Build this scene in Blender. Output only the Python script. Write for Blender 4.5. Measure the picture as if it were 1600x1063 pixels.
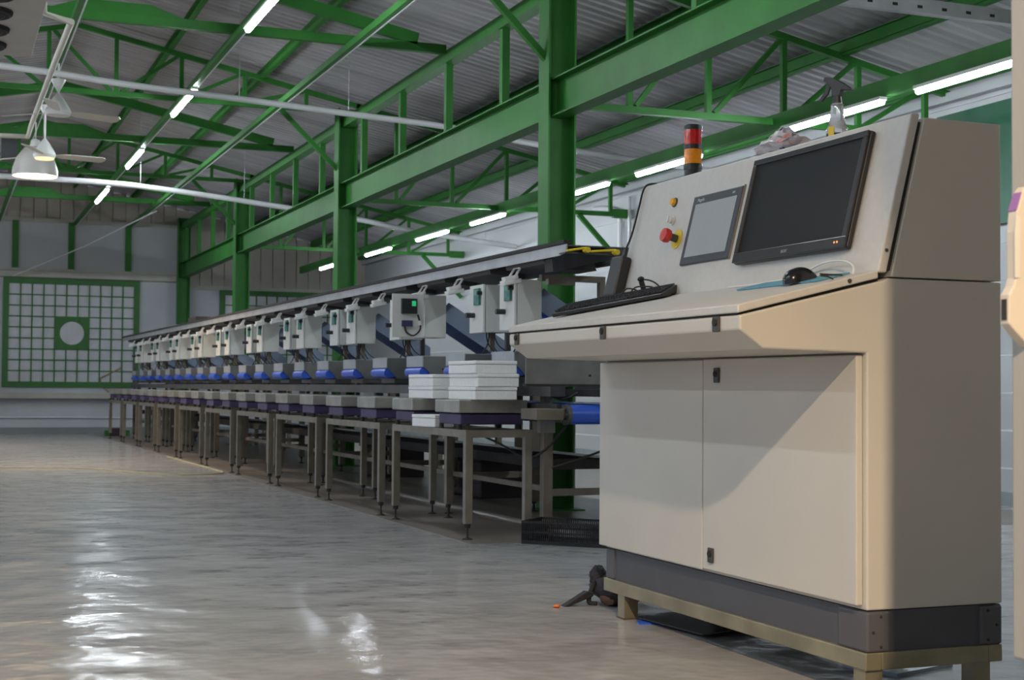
import bpy, bmesh, math, random
from math import sin, cos, pi, radians
from mathutils import Vector, Matrix
random.seed(7)
for o in list(bpy.data.objects): bpy.data.objects.remove(o)
S = bpy.context.scene
COL = S.collection

# ------------------------------------------------------------------ camera
EYE = 0.85
F, TH, PH, RO = 2268.0, 0.3760, 0.0325, 0.00755
Rr = Matrix(((cos(RO), -sin(RO), 0), (sin(RO), cos(RO), 0), (0, 0, 1)))
Rp = Matrix(((1, 0, 0), (0, cos(PH), sin(PH)), (0, -sin(PH), cos(PH))))
Rw = Matrix(((cos(TH), -sin(TH), 0), (0, 0, -1), (sin(TH), cos(TH), 0)))
Mc = Rr @ Rp @ Rw
cd = bpy.data.cameras.new('camera'); cam = bpy.data.objects.new('camera', cd); COL.objects.link(cam)
right, down, fwd = Vector(Mc[0]), Vector(Mc[1]), Vector(Mc[2])
R = Matrix((right, -down, -fwd)).transposed()
cam.matrix_world = Matrix.Translation((0, 0, EYE)) @ R.to_4x4()
cd.sensor_width = 36; cd.lens = F / 1600 * 36
cd.clip_start = 0.05; cd.clip_end = 200
cd.dof.use_dof = True; cd.dof.focus_distance = 5.2; cd.dof.aperture_fstop = 8.0
S.camera = cam
# ------------------------------------------------------------------ world, exposure
w = bpy.data.worlds.new('world'); S.world = w; w.use_nodes = True
w.node_tree.nodes['Background'].inputs[0].default_value = (0.62, 0.70, 0.88, 1)
w.node_tree.nodes['Background'].inputs[1].default_value = 0.70
S.view_settings.view_transform = 'Standard'; S.view_settings.look = 'None'
S.view_settings.gamma = 1; S.view_settings.use_curve_mapping = False
S.view_settings.exposure = 0.0
LED_E = 150.0      # emission of the white tubes
WARM_W = 26.0     # watts of each warm high-bay lamp

# ------------------------------------------------------------------ materials
MATS = {}
def mat(name, col, rough=0.5, metal=0.0, var=0.06, scale=6.0, bump=0.0, emit=None, es=0, spec=0.5, trans=0, stretch=None):
    if name in MATS: return MATS[name]
    m = bpy.data.materials.new(name); m.use_nodes = True; MATS[name] = m
    nt = m.node_tree; b = nt.nodes['Principled BSDF']
    b.inputs['Roughness'].default_value = rough; b.inputs['Metallic'].default_value = metal
    b.inputs['Specular IOR Level'].default_value = spec
    if trans: b.inputs['Transmission Weight'].default_value = trans
    tc = nt.nodes.new('ShaderNodeTexCoord'); mp = nt.nodes.new('ShaderNodeMapping')
    nt.links.new(tc.outputs['Object'], mp.inputs[0])
    if stretch: mp.inputs['Scale'].default_value = stretch
    n = nt.nodes.new('ShaderNodeTexNoise'); n.inputs['Scale'].default_value = scale; n.inputs['Detail'].default_value = 5
    nt.links.new(mp.outputs[0], n.inputs['Vector'])
    r = nt.nodes.new('ShaderNodeValToRGB')
    r.color_ramp.elements[0].position = 0.3; r.color_ramp.elements[1].position = 0.7
    r.color_ramp.elements[0].color = tuple(c * (1 - var) for c in col) + (1,)
    r.color_ramp.elements[1].color = tuple(min(1, c * (1 + var)) for c in col) + (1,)
    nt.links.new(n.outputs['Fac'], r.inputs[0]); nt.links.new(r.outputs[0], b.inputs['Base Color'])
    if bump:
        bp = nt.nodes.new('ShaderNodeBump'); bp.inputs['Strength'].default_value = bump; bp.inputs['Distance'].default_value = 0.01
        nt.links.new(n.outputs['Fac'], bp.inputs['Height']); nt.links.new(bp.outputs[0], b.inputs['Normal'])
    if emit:
        b.inputs['Emission Color'].default_value = (*emit, 1); b.inputs['Emission Strength'].default_value = es
    return m
GREEN = mat('green_paint', (0.028, 0.155, 0.024), 0.5, 0, 0.15, 3, spec=0.3)
GREEN2 = mat('green_paint_grid', (0.035, 0.15, 0.030), 0.55, 0, 0.1, 3)
STEEL = mat('stainless_tube', (0.27, 0.25, 0.205), 0.38, 0.75, 0.18, 9)
STEELL = mat('dull_stainless', (0.17, 0.15, 0.12), 0.5, 0.5, 0.2, 9)
STEELP = mat('stainless_plate', (0.22, 0.22, 0.215), 0.42, 0.7, 0.25, 5)
STEELD = mat('galvanised_dark', (0.10, 0.10, 0.10), 0.5, 0.6, 0.2, 6)
GALV = mat('galvanised_sheet', (0.42, 0.43, 0.44), 0.45, 0.5, 0.15, 6)
ENCL = mat('light_grey_enclosure', (0.52, 0.53, 0.50), 0.45, 0, 0.04, 4)
CONS = mat('console_grey_paint', (0.56, 0.54, 0.485), 0.42, 0, 0.03, 2.5)
CONS2 = mat('console_panel_paint', (0.56, 0.55, 0.52), 0.5, 0, 0.035, 40, 0.05)
PLIN = mat('plinth_dark_grey', (0.075, 0.078, 0.088), 0.55, 0, 0.08, 8)
BLACK = mat('black_plastic', (0.018, 0.018, 0.02), 0.4, 0, 0.15, 8)
BLACKM = mat('black_matt', (0.025, 0.023, 0.022), 0.8, 0, 0.2, 20)
SCREEN = mat('black_screen', (0.008, 0.009, 0.012), 0.3, 0, 0.05, 4, spec=0.25)
HMI = mat('grey_touch_screen', (0.36, 0.39, 0.41), 0.3, 0, 0.05, 4)
HMIF = mat('touch_frame', (0.035, 0.042, 0.055), 0.4, 0, 0.05, 4)
BLUE = mat('blue_belt', (0.025, 0.09, 0.50), 0.35, 0, 0.08, 4)
SLATE = mat('slate_blue_sheet', (0.19, 0.24, 0.33), 0.45, 0.1, 0.15, 5)
PURP = mat('dark_violet_scale', (0.05, 0.038, 0.105), 0.5, 0, 0.1, 8)
PAN = mat('scale_pan_steel', (0.42, 0.41, 0.37), 0.35, 0.7, 0.2, 8)
EPS = mat('white_foam', (0.78, 0.78, 0.77), 0.85, 0, 0.04, 60, 0.1)
WHITE = mat('white_plastic', (0.72, 0.72, 0.70), 0.4, 0, 0.03, 5)
WPIPE = mat('white_pvc', (0.62, 0.63, 0.65), 0.35, 0, 0.05, 4)
CREAM = mat('cream_pvc', (0.55, 0.53, 0.46), 0.4, 0, 0.05, 4)
YEL = mat('yellow_paint', (0.75, 0.55, 0.02), 0.45, 0, 0.05, 5)
RED = mat('red_plastic', (0.60, 0.04, 0.03), 0.35, 0, 0.05, 5)
REDL = mat('red_lens', (0.55, 0.015, 0.012), 0.15, 0, 0.25, 40)
AMBL = mat('amber_lens', (0.95, 0.30, 0.01), 0.15, 0, 0.2, 40)
AMB = mat('amber_button', (0.95, 0.45, 0.01), 0.3)
BROWNC = mat('dark_brown_crate', (0.035, 0.022, 0.018), 0.6, 0, 0.2, 10)
DISP = mat('green_display', (0.03, 0.16, 0.13), 0.3, 0, 0.4, 30)
GLED = mat('green_digits', (0.02, 0.3, 0.1), 0.4, emit=(0.05, 0.9, 0.35), es=0.35)
LED = mat('led_tube', (0.9, 0.95, 1), 0.4, emit=(0.86, 0.94, 1.0), es=LED_E)
BULB = mat('warm_lamp_mouth', (1, 0.9, 0.7), 0.4, emit=(1.0, 0.72, 0.42), es=14)
BULB2 = mat('warm_led_ring', (1, 0.8, 0.5), 0.4, emit=(1.0, 0.7, 0.35), es=1.2)
LBLUE = mat('light_blue_pad', (0.10, 0.32, 0.45), 0.5)
FACADE = mat('white_wall_paint', (0.50, 0.52, 0.56), 0.7, 0, 0.05, 1.5)
WALLW = mat('white_sheet_cladding', (0.43, 0.445, 0.46), 0.45, 0, 0.05, 1.2)
BEIGE = mat('beige_cladding', (0.42, 0.39, 0.34), 0.6, 0, 0.08, 2)
TRIMB = mat('beige_trim', (0.44, 0.43, 0.38), 0.6, 0, 0.1, 3)
GREYB = mat('grey_skirting', (0.22, 0.25, 0.26), 0.6, 0, 0.1, 3)
DGREEN = mat('dark_green_sheet', (0.012, 0.085, 0.045), 0.5, 0, 0.05, 3)
ROOF = mat('roof_sheet', (0.38, 0.365, 0.38), 0.42, 0.25, 0.22, 1.3, stretch=(0.35, 3.0, 0.35))
GLASSP = mat('clear_plastic', (0.85, 0.88, 0.92), 0.12, 0, 0.02, 5, trans=0.85)
BAGM = mat('thin_white_bag', (0.80, 0.80, 0.84), 0.35, 0, 0.1, 30, 0.3)
PINK = mat('pink_contents', (0.75, 0.33, 0.30), 0.6, 0, 0.25, 60)
ORNG = mat('orange_scrap', (0.75, 0.16, 0.02), 0.6)
CLOTH = mat('black_webbing', (0.022, 0.021, 0.026), 0.85, 0, 0.3, 60, 0.4)
BRWN = mat('brown_leather', (0.13, 0.06, 0.035), 0.7, 0, 0.3, 20)

def floor_mat():
    m = bpy.data.materials.new('polished_floor'); m.use_nodes = True; nt = m.node_tree; b = nt.nodes['Principled BSDF']
    L = nt.links.new
    tc = nt.nodes.new('ShaderNodeTexCoord')
    def noise(sc, stretch, det=6, rough=0.6, rz=0.0, dist=0.0):
        mp = nt.nodes.new('ShaderNodeMapping'); mp.inputs['Scale'].default_value = stretch; mp.inputs['Rotation'].default_value = (0, 0, rz)
        L(tc.outputs['Object'], mp.inputs[0])
        n = nt.nodes.new('ShaderNodeTexNoise'); n.inputs['Scale'].default_value = sc; n.inputs['Detail'].default_value = det
        n.inputs['Roughness'].default_value = rough; n.inputs['Distortion'].default_value = dist
        L(mp.outputs[0], n.inputs['Vector']); return n
    a = noise(4.0, (0.75, 1.3, 1), 8, 0.64, 0.35, 0.2); c = noise(0.5, (1, 1, 1), 3, 0.5)
    mx = nt.nodes.new('ShaderNodeMath'); mx.operation = 'MULTIPLY_ADD'; mx.inputs[1].default_value = 0.75
    ml = nt.nodes.new('ShaderNodeMath'); ml.operation = 'MULTIPLY'; ml.inputs[1].default_value = 0.70
    L(c.outputs['Fac'], ml.inputs[0]); L(a.outputs['Fac'], mx.inputs[0]); L(ml.outputs[0], mx.inputs[2])
    r = nt.nodes.new('ShaderNodeValToRGB'); e = r.color_ramp.elements
    e[0].position = 0.36; e[0].color = (0.15, 0.155, 0.165, 1); e[1].position = 0.66; e[1].color = (0.37, 0.36, 0.355, 1)
    x = e.new(0.5); x.color = (0.25, 0.25, 0.255, 1)
    L(mx.outputs[0], r.inputs[0]); L(r.outputs[0], b.inputs['Base Color'])
    rr = nt.nodes.new('ShaderNodeMapRange'); rr.inputs[1].default_value = 0.35; rr.inputs[2].default_value = 0.65; rr.inputs[3].default_value = 0.13; rr.inputs[4].default_value = 0.24
    L(a.outputs['Fac'], rr.inputs[0]); L(rr.outputs[0], b.inputs['Roughness'])
    bn = noise(2.8, (1, 1, 1), 3, 0.5, 0.2); b2 = noise(9, (1, 1, 1), 4, 0.6)
    ad = nt.nodes.new('ShaderNodeMath'); ad.operation = 'MULTIPLY_ADD'; ad.inputs[1].default_value = 0.03
    L(b2.outputs['Fac'], ad.inputs[0]); L(bn.outputs['Fac'], ad.inputs[2])
    bp = nt.nodes.new('ShaderNodeBump'); bp.inputs['Strength'].default_value = 0.6; bp.inputs['Distance'].default_value = 0.035
    L(ad.outputs[0], bp.inputs['Height']); L(bp.outputs[0], b.inputs['Normal'])
    return m
FLOOR = floor_mat()

# ------------------------------------------------------------------ mesh helpers
class MB:
    def __init__(s): s.v = []; s.f = []; s.m = []
    def add(s, vs, fs, mi=0):
        k = len(s.v); s.v += [tuple(p) for p in vs]; s.f += [tuple(i + k for i in f) for f in fs]; s.m += [mi] * len(fs); return s
    def box(s, x0, x1, y0, y1, z0, z1, mi=0, M=None):
        vs = [Vector(p) for p in ((x0,y0,z0),(x1,y0,z0),(x1,y1,z0),(x0,y1,z0),(x0,y0,z1),(x1,y0,z1),(x1,y1,z1),(x0,y1,z1))]
        if M: vs = [M @ p for p in vs]
        return s.add(vs, [(0,3,2,1),(4,5,6,7),(0,1,5,4),(1,2,6,5),(2,3,7,6),(3,0,4,7)], mi)
    def prism(s, poly, axis, a, b, mi=0, M=None):   # poly in the two other axes (cyclic order x,y,z without axis)
        n = len(poly)
        def P(p, t):
            q = {'x': (t, p[0], p[1]), 'y': (p[0], t, p[1]), 'z': (p[0], p[1], t)}[axis]
            return M @ Vector(q) if M else Vector(q)
        vs = [P(p, a) for p in poly] + [P(p, b) for p in poly]
        return s.add(vs, [tuple(range(n)), tuple(range(2*n-1, n-1, -1))] + [(i, i+n, (i+1) % n + n, (i+1) % n) for i in range(n)], mi)
    def bar(s, p, q, w, h, mi=0, up=(0,0,1)):       # rectangular bar between two points
        p, q = Vector(p), Vector(q); d = (q-p).normalized(); u = Vector(up)
        if abs(d.dot(u)) > 0.99: u = Vector((1,0,0))
        a = d.cross(u).normalized(); b = a.cross(d).normalized()
        vs = []
        for c in (p, q):
            for i, j in ((-1,-1),(1,-1),(1,1),(-1,1)): vs.append(c + a*(w/2*i) + b*(h/2*j))
        return s.add(vs, [(0,1,2,3),(7,6,5,4),(0,4,5,1),(1,5,6,2),(2,6,7,3),(3,7,4,0)], mi)
    def cyl(s, p, q, r0, r1=None, n=16, mi=0):
        r1 = r0 if r1 is None else r1
        p, q = Vector(p), Vector(q); d = (q-p).normalized(); u = Vector((0,0,1)) if abs(d.z) < 0.9 else Vector((1,0,0))
        a = d.cross(u).normalized(); b = d.cross(a).normalized(); vs = []
        for c, r in ((p, r0), (q, r1)):
            for i in range(n): t = 2*pi*i/n; vs.append(c + a*(r*cos(t)) + b*(r*sin(t)))
        return s.add(vs, [tuple(range(n-1,-1,-1)), tuple(range(n, 2*n))] + [(i, (i+1) % n, (i+1) % n + n, i+n) for i in range(n)], mi)
    def tube(s, path, r, n=8, mi=0):
        path = [Vector(p) for p in path]; k = len(path); vs = []; pa = None
        for i, p in enumerate(path):
            d = (path[min(i+1, k-1)] - path[max(i-1, 0)]).normalized()
            if pa is None:
                u = Vector((0,0,1)) if abs(d.z) < 0.9 else Vector((1,0,0)); a = d.cross(u).normalized()
            else: a = (pa - d*pa.dot(d)).normalized()
            pa = a; b = d.cross(a)
            for j in range(n): t = 2*pi*j/n; vs.append(p + a*(r*cos(t)) + b*(r*sin(t)))
        fs = [tuple(range(n-1,-1,-1)), tuple(range((k-1)*n, k*n))]
        for i in range(k-1):
            for j in range(n): fs.append((i*n+j, i*n+(j+1) % n, (i+1)*n+(j+1) % n, (i+1)*n+j))
        return s.add(vs, fs, mi)
    def lathe(s, prof, c, n=24, mi=0, M=None):
        vs = []; k = len(prof)
        for r, z in prof:
            for j in range(n):
                t = 2*pi*j/n; q = Vector((r*cos(t), r*sin(t), z))
                vs.append((M @ q if M else q) + Vector(c))
        fs = []
        for i in range(k-1):
            for j in range(n): fs.append((i*n+j, i*n+(j+1) % n, (i+1)*n+(j+1) % n, (i+1)*n+j))
        fs += [tuple(range(n-1,-1,-1)), tuple(range((k-1)*n, k*n))]
        return s.add(vs, fs, mi)
    def build(s, name, mats, parent=None, bevel=0, smooth=0, label=None):
        me = bpy.data.meshes.new(name); me.from_pydata(s.v, [], s.f)
        for m in (mats if isinstance(mats, (list, tuple)) else [mats]): me.materials.append(m)
        bm = bmesh.new(); bm.from_mesh(me)
        for f, mi in zip(bm.faces, s.m): f.material_index = mi
        bmesh.ops.recalc_face_normals(bm, faces=bm.faces)
        if smooth:
            for f in bm.faces: f.smooth = True
            for e in bm.edges:
                if len(e.link_faces) == 2 and e.calc_face_angle(0) > radians(smooth): e.smooth = False
        bm.to_mesh(me); bm.free()
        o = bpy.data.objects.new(name, me); COL.objects.link(o)
        if parent: o.parent = parent
        if bevel:
            b = o.modifiers.new('bevel', 'BEVEL'); b.width = bevel; b.segments = 2; b.limit_method = 'ANGLE'; b.angle_limit = radians(40)
        if label: o['label'] = label
        return o
def smoothpath(pts, n=6):
    pts = [Vector(p) for p in pts]; out = []
    for i in range(len(pts)-1):
        p0, p1, p2, p3 = pts[max(i-1,0)], pts[i], pts[i+1], pts[min(i+2, len(pts)-1)]
        for k in range(n):
            t = k/n; out.append(0.5*((2*p1)+(p2-p0)*t+(2*p0-5*p1+4*p2-p3)*t*t+(3*p1-p0-3*p2+p3)*t**3))
    out.append(pts[-1]); return out
def tag(o, label, cat, group=None):
    o['label'] = label; o['category'] = cat
    if group: o['group'] = group
    return o
def struct(o): o['kind'] = 'structure'; return o
def thing(name, label, cat, loc=(0,0,0), rz=0.0, group=None):
    o = bpy.data.objects.new(name, None); COL.objects.link(o); o.empty_display_size = 0.1
    o.location = loc; o.rotation_euler = (0, 0, rz); return tag(o, label, cat, group)
def copy_tree(o, parent=None):
    c = o.copy(); COL.objects.link(c); c.parent = parent
    for ch in list(o.children): copy_tree(ch, c)
    return c
def dup(o, loc, label, rz=None):
    c = copy_tree(o); c.location = loc; c['label'] = label
    if rz is not None: c.rotation_euler = (0, 0, rz)
    return c
SK = 0.0150                                          # the grading line stands very slightly askew to the hall
def W(u, v, z=0.0): return Vector((u*cos(SK) - v*sin(SK), v*cos(SK) + u*sin(SK), z))
ORD = ['first','second','third','fourth','fifth','sixth','seventh','eighth','ninth','tenth','eleventh','twelfth','thirteenth',
       'fourteenth','fifteenth','sixteenth','seventeenth','eighteenth','nineteenth','last']

# ------------------------------------------------------------------ the hall
XL, XR, YB, YF = -4.9, 7.4, -7.0, 26.2
def roofz(x):                                        # underside of the sheets
    return 4.56 - 0.205*abs(x - 1.25)
struct(MB().box(XL-14, XR+0.2, YB-0.2, YF+0.2, -0.1, 0.0).build('floor', FLOOR))
mb = MB(); ys = []; y = YB
while y < YF + 0.3:                                  # trapezoidal corrugation, ribs run down the slope
    ys += [(y, 0), (y+0.05, 0), (y+0.07, 0.03), (y+0.11, 0.03), (y+0.13, 0)]; y += 0.13
xs = [XL-0.25, 1.25, XR+0.25]
vs = [(x, yy, roofz(x)+dz) for x in xs for yy, dz in ys]; n = len(ys)
mb.add(vs, [(i*n+j, i*n+j+1, (i+1)*n+j+1, (i+1)*n+j) for i in range(2) for j in range(n-1)])
struct(mb.build('ceiling', ROOF))
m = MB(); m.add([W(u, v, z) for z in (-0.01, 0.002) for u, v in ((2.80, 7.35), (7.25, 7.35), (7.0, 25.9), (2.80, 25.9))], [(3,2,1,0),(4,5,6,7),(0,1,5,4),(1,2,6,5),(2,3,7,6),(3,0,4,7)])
struct(m.build('trim_7', mat('bare_concrete_shaded', (0.20, 0.175, 0.155), 0.35, 0, 0.15, 3)))  # bare concrete, browned for the shade and warm light under the line
# far wall, built of its visible bands
mb = MB(); mb.box(XL, XR, YF, YF+0.15, 0, 2.75); o = struct(mb.build('wall_far', FACADE))
mb = MB()
x = XL
while x < 4.0:                                        # vertical ribbed cladding of the gable
    t = min(roofz(x), roofz(x+0.22)); mb.prism([(x,3.66),(x+0.20,3.66),(x+0.20,t),(x,t)], 'y', YF-0.02, YF+0.1)
    mb.box(x+0.20, x+0.22, YF+0.01, YF+0.1, 3.66, t); x += 0.22
mb.build('gable_cladding', BEIGE, o)
MB().box(XL, 4.0, YF-0.01, YF+0.1, 2.83, 3.66).build('upper_panel', WALLW, o)
mb = MB(); x = 4.1
while x < XR:
    t = roofz(x+0.22); mb.box(x, x+0.20, YF-0.02, YF+0.1, 2.62, t); mb.box(x+0.2, x+0.22, YF+0.01, YF+0.1, 2.62, t); x += 0.22
mb.build('side_cladding', BEIGE, o)
struct(MB().prism([(YF-0.09,2.68),(YF,2.66),(YF,2.83),(YF-0.06,2.83),(YF-0.06,2.79),(YF-0.09,2.78)], 'x', XL, 3.95).build('trim_1', TRIMB))
struct(MB().box(XL, 3.98, YF-0.05, YF, 3.63, 3.70).build('trim_2', TRIMB))
struct(MB().box(XL, 2.9, YF-0.22, YF, 0.60, 0.69).build('trim_3', TRIMB))
struct(MB().box(4.1, XR, YF-0.04, YF, 2.55, 2.62).build('trim_4', TRIMB))
struct(MB().box(XL, XR, YF-0.05, YF, 0.0, 0.10).build('baseboard_far', GREYB))
mb = MB()
for k, xx in enumerate((0.2, 1.18, 2.10, 3.06)):
    s_ = MB().box(xx-0.05, xx+0.05, YF-0.07, YF, 2.83, 3.64).build('wall_stud', GREEN, None)
    tag(s_, 'green stud on the end wall, %s' % ['at the left edge of the picture', 'above the left side of the large gridded window', 'above the right half of the large gridded window', 'nearest the corner post'][k], 'stud', 'green studs of the end wall')
# gridded window with the green square and the white disc
def grid_window(nm, x0, x1, z0, z1, nx, nz, disc=None):
    fw = 0.095
    g = MB()
    g.box(x0, x1, YF-0.05, YF+0.01, z1-fw, z1); g.box(x0, x1, YF-0.05, YF+0.01, z0, z0+fw)
    g.box(x0, x0+fw, YF-0.05, YF+0.01, z0+fw, z1-fw); g.box(x1-fw, x1, YF-0.05, YF+0.01, z0+fw, z1-fw)
    o = struct(g.build(nm, GREEN2))
    MB().box(x0+fw, x1-fw, YF-0.012, YF+0.005, z0+fw, z1-fw).build('pane', mat('milky_pane', (0.55,0.56,0.60), 0.35), o)
    b = MB(); ax, bx, az, bz = x0+fw, x1-fw, z0+fw, z1-fw
    for i in range(1, nx): t = ax+(bx-ax)*i/nx; b.box(t-0.010, t+0.010, YF-0.035, YF-0.01, az, bz)
    for j in range(1, nz): t = az+(bz-az)*j/nz; b.box(ax, bx, YF-0.034, YF-0.009, t-0.010, t+0.010)
    b.build('glazing_bars', GREEN2, o)
    if disc:
        cx0, cx1, cz0, cz1 = ax+(bx-ax)*4/nx, ax+(bx-ax)*7/nx, az+(bz-az)*3/nz, az+(bz-az)*6/nz
        MB().box(cx0, cx1, YF-0.045, YF-0.008, cz0, cz1).build('centre_panel', GREEN2, o)
        MB().cyl(((cx0+cx1)/2, YF-0.049, (cz0+cz1)/2), ((cx0+cx1)/2, YF-0.03, (cz0+cz1)/2), 0.20, n=40).build('white_disc', mat('milky_pane', (0.5,0.5,0.5)), o)
    return o
grid_window('window_1', 1.00, 3.27, 0.79, 2.66, 11, 9, True)
grid_window('window_2', 4.68, 6.95, 0.79, 2.56, 11, 9)
tag(MB().tube([(XL+0.05, YF-0.03, 0.27), (1.9, YF-0.03, 0.27), (2.9, YF-0.03, 0.265), (3.9, YF-0.03, 0.265)], 0.015).build('wall_pipe', WPIPE), 'thin pipe low along the white end wall below the ledge', 'pipe')
tag(MB().tube([(3.0, YF-0.025, 1.15), (2.62, YF-0.03, 0.95), (2.66, YF-0.04, 0.80), (2.75, YF-0.22, 0.71)], 0.012).build('stick', mat('tan_wood', (0.30,0.2,0.1), 0.7)), 'thin tan stick leaning at the lower right of the gridded window', 'stick')
struct(MB().box(3.9, 4.12, YF-0.12, YF, 0, 2.6).build('trim_5', FACADE))
# right wall: horizontal overlapping sheets
mb = MB(); prof = [(XR+0.12, 0.0)]; z = 0.0
while z < 3.10: prof += [(XR, z), (XR-0.025, z+0.27), (XR-0.005, z+0.28)]; z += 0.28
prof += [(XR, z), (XR+0.12, z)]
struct(mb.prism(prof, 'y', YB, YF).build('wall_right', WALLW))
struct(MB().box(XR-0.10, XR-0.03, YB, YF, 3.11, 3.18).build('trim_6', WALLW))
struct(MB().box(XR-0.05, XR+0.05, YB, YF, 0.0, 0.10).build('baseboard_right', GREYB))
struct(MB().prism([(XL,0),(XR,0),(XR,roofz(XR)),(1.25,roofz(1.25)),(XL,roofz(XL))], 'y', YB-0.12, YB).build('wall_back', GREYB))
tag(MB().box(XR-0.05, XR-0.027, 6.2, 9.45, 2.1, 3.02).build('green_board', DGREEN), 'dark green board high on the right wall behind the console', 'board')
tag(MB().tube(smoothpath([(XR-0.06, 15.2, 0.1), (XR-0.06, 15.2, 2.6), (XR-0.06, 15.25, 2.9), (XR-0.06, 15.9, 3.02)]), 0.03).build('wall_conduit', WPIPE), 'grey pipe climbing the right wall left of the console, bent at its top', 'pipe')
tag(MB().tube([(XR-0.06, 14.95, 0.1), (XR-0.06, 14.95, 3.05)], 0.022).build('wall_conduit', GALV), 'thin straight pipe climbing the right wall beside the bent pipe', 'pipe')

# ------------------------------------------------------------------ steelwork
COLY = [9.3, 15.0, 20.7, 26.0]
where = ['nearest, behind the end of the grading line', 'second from the camera', 'third from the camera', 'in the far corner against the end wall']
H = 0.105
def hcolumn(z0, z1):
    m = MB(); m.box(-H, H, -H, -H+0.014, z0, z1); m.box(-H, H, H-0.014, H, z0, z1); m.box(-0.006, 0.006, -H, H, z0, z1); return m
def beam_x(x0, x1, y, z0, z1, w=0.05): return MB().box(x0, x1, y-w/2, y+w/2, z0, z1)
for i, yy in enumerate(COLY):
    c = thing('steel_column', 'green H-section steel column, ' + where[i], 'column', (4.0, yy, 0), 0, 'green columns down the middle of the hall')
    # flanges face the aisle, the open channel faces along the hall and takes the beams
    m = MB(); t = 0.014
    m.box(-H, -H+t, -0.09, 0.09, 0.012, 3.80); m.box(H-t, H, -0.09, 0.09, 0.012, 3.80); m.box(-H+t, H-t, -0.005, 0.005, 0.012, 3.80)
    m.build('shaft', GREEN, c)
    MB().box(-0.16, 0.16, -0.16, 0.16, 0, 0.012).build('base_plate', GREEN, c)
# I-beams between the columns (segment 0 runs on past the camera)
segs = [(1.5, 9.294), (9.306, 14.994), (15.006, 20.694), (20.706, 25.994)]
sl = ['running from the nearest column over the console', 'between the nearest and second columns', 'between the second and third columns', 'between the third column and the far corner']
for (a, b), l in zip(segs, sl):
    m = MB(); m.box(-0.004, 0.004, a, b, 2.745, 2.995); m.box(-0.065, 0.065, a, b, 2.735, 2.746); m.box(-0.065, 0.065, a, b, 2.994, 3.005)
    o = m.build('steel_beam', GREEN); o.location = (4.0, 0, 0); tag(o, 'green I-beam ' + l, 'beam', 'green I-beams')
# long chord above on hanger posts
m = MB(); m.box(3.95, 4.06, YB, YF, 3.60, 3.70)
tag(m.build('steel_chord', GREEN), 'long green channel above the I-beams carrying the roof edge', 'beam')
k = 0
for bay, l in ((0, 'over the console'), (1, 'between the nearest and second columns'), (2, 'between the second and third columns'), (3, 'between the third column and the far corner')):
    for j in range(4 if bay else 3):
        base = COLY[bay-1] if bay else 3.6
        yy = base + 1.03 + 1.32*j
        if yy > (COLY[bay] - 0.2): continue
        o = MB().box(-0.03, 0.03, -0.03, 0.03, 3.006, 3.60).build('hanger_post', GREEN); o.location = (4.0, yy, 0)
        tag(o, 'green square post %s on the I-beam %s' % (('nearest','second','third','farthest')[j], l), 'post', 'green posts on the I-beams')
# roof trusses over the column rows, left bay and right bay
def truss(yy, left, label):
    t = thing('roof_truss', label, 'truss', (4.0 if not left else 3.9, yy, 0), 0, 'green roof trusses')
    ox = t.location.x
    if left:
        c = MB().bar((3.9-ox, 0, 3.775), (-1.5-ox, 0, 3.775), 0.05, 0.05); c.build('bottom_chord', GREEN, t)
        MB().bar((4.15-ox, 0, roofz(4.15)-0.125), (1.25-ox, 0, roofz(1.25)-0.125), 0.05, 0.05).build('top_chord', GREEN, t)
        MB().bar((1.25-ox, 0, roofz(1.25)-0.125), (XL-ox, 0, roofz(XL)-0.125), 0.05, 0.05).build('top_chord', GREEN, t)
        xs_ = [3.56, 2.91, 2.26, 1.61, 0.96, 0.31, -0.34]
        for x in xs_:
            MB().bar((x-ox, 0, 3.79), (x-ox, 0, roofz(x)-0.14), 0.04, 0.04).build('web_post', GREEN, t)
        for x in xs_[1:4]:
            MB().bar((x+0.05-ox, 0, 3.80), (x+0.62-ox, 0, roofz(x+0.62)-0.14), 0.035, 0.035).build('web_diagonal', GREEN, t)
        for x in (0.96, 0.31, -0.34):
            MB().bar((x+0.60-ox, 0, 3.80), (x+0.04-ox, 0, roofz(x+0.04)-0.14), 0.035, 0.035).build('web_diagonal', GREEN, t)
        MB().bar((3.28-ox, 0, 3.76), (3.92-ox, 0, 3.14), 0.045, 0.045).build('knee_brace', GREEN, t)
    else:
        MB().bar((4.11-ox, 0, 2.84), (XR-0.06-ox, 0, 2.84), 0.05, 0.05).build('bottom_chord', GREEN, t)
        MB().bar((4.11-ox, 0, roofz(4.11)-0.125), (XR-0.06-ox, 0, roofz(XR)-0.125), 0.05, 0.05).build('top_chord', GREEN, t)
        for x in (4.56, 5.20, 5.84, 6.50, 7.12):
            MB().bar((x-ox, 0, 2.86), (x-ox, 0, roofz(x)-0.14), 0.04, 0.04).build('web_post', GREEN, t)
        for x in (4.56, 5.20, 5.84, 6.50):
            MB().bar((x+0.05-ox, 0, 2.87), (x+0.62-ox, 0, roofz(x+0.62)-0.15), 0.035, 0.035).build('web_diagonal', GREEN, t)
        MB().bar((6.72-ox, 0, 2.82), (XR-0.06-ox, 0, 2.20), 0.05, 0.05).build('knee_brace', GREEN, t)
        MB().box(XR-0.25-ox, XR-0.03-ox, -0.03, 0.03, 2.80, 2.90).build('end_plate', GREEN, t)
    return t
for yy, l in ((3.6, 'near the camera'), (9.3, 'at the nearest column'), (15.0, 'at the second column'), (20.7, 'at the third column')):
    truss(yy, True, 'green lattice roof truss of the left bay ' + l)
    truss(yy, False, 'green lattice roof truss of the right bay ' + l)
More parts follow.
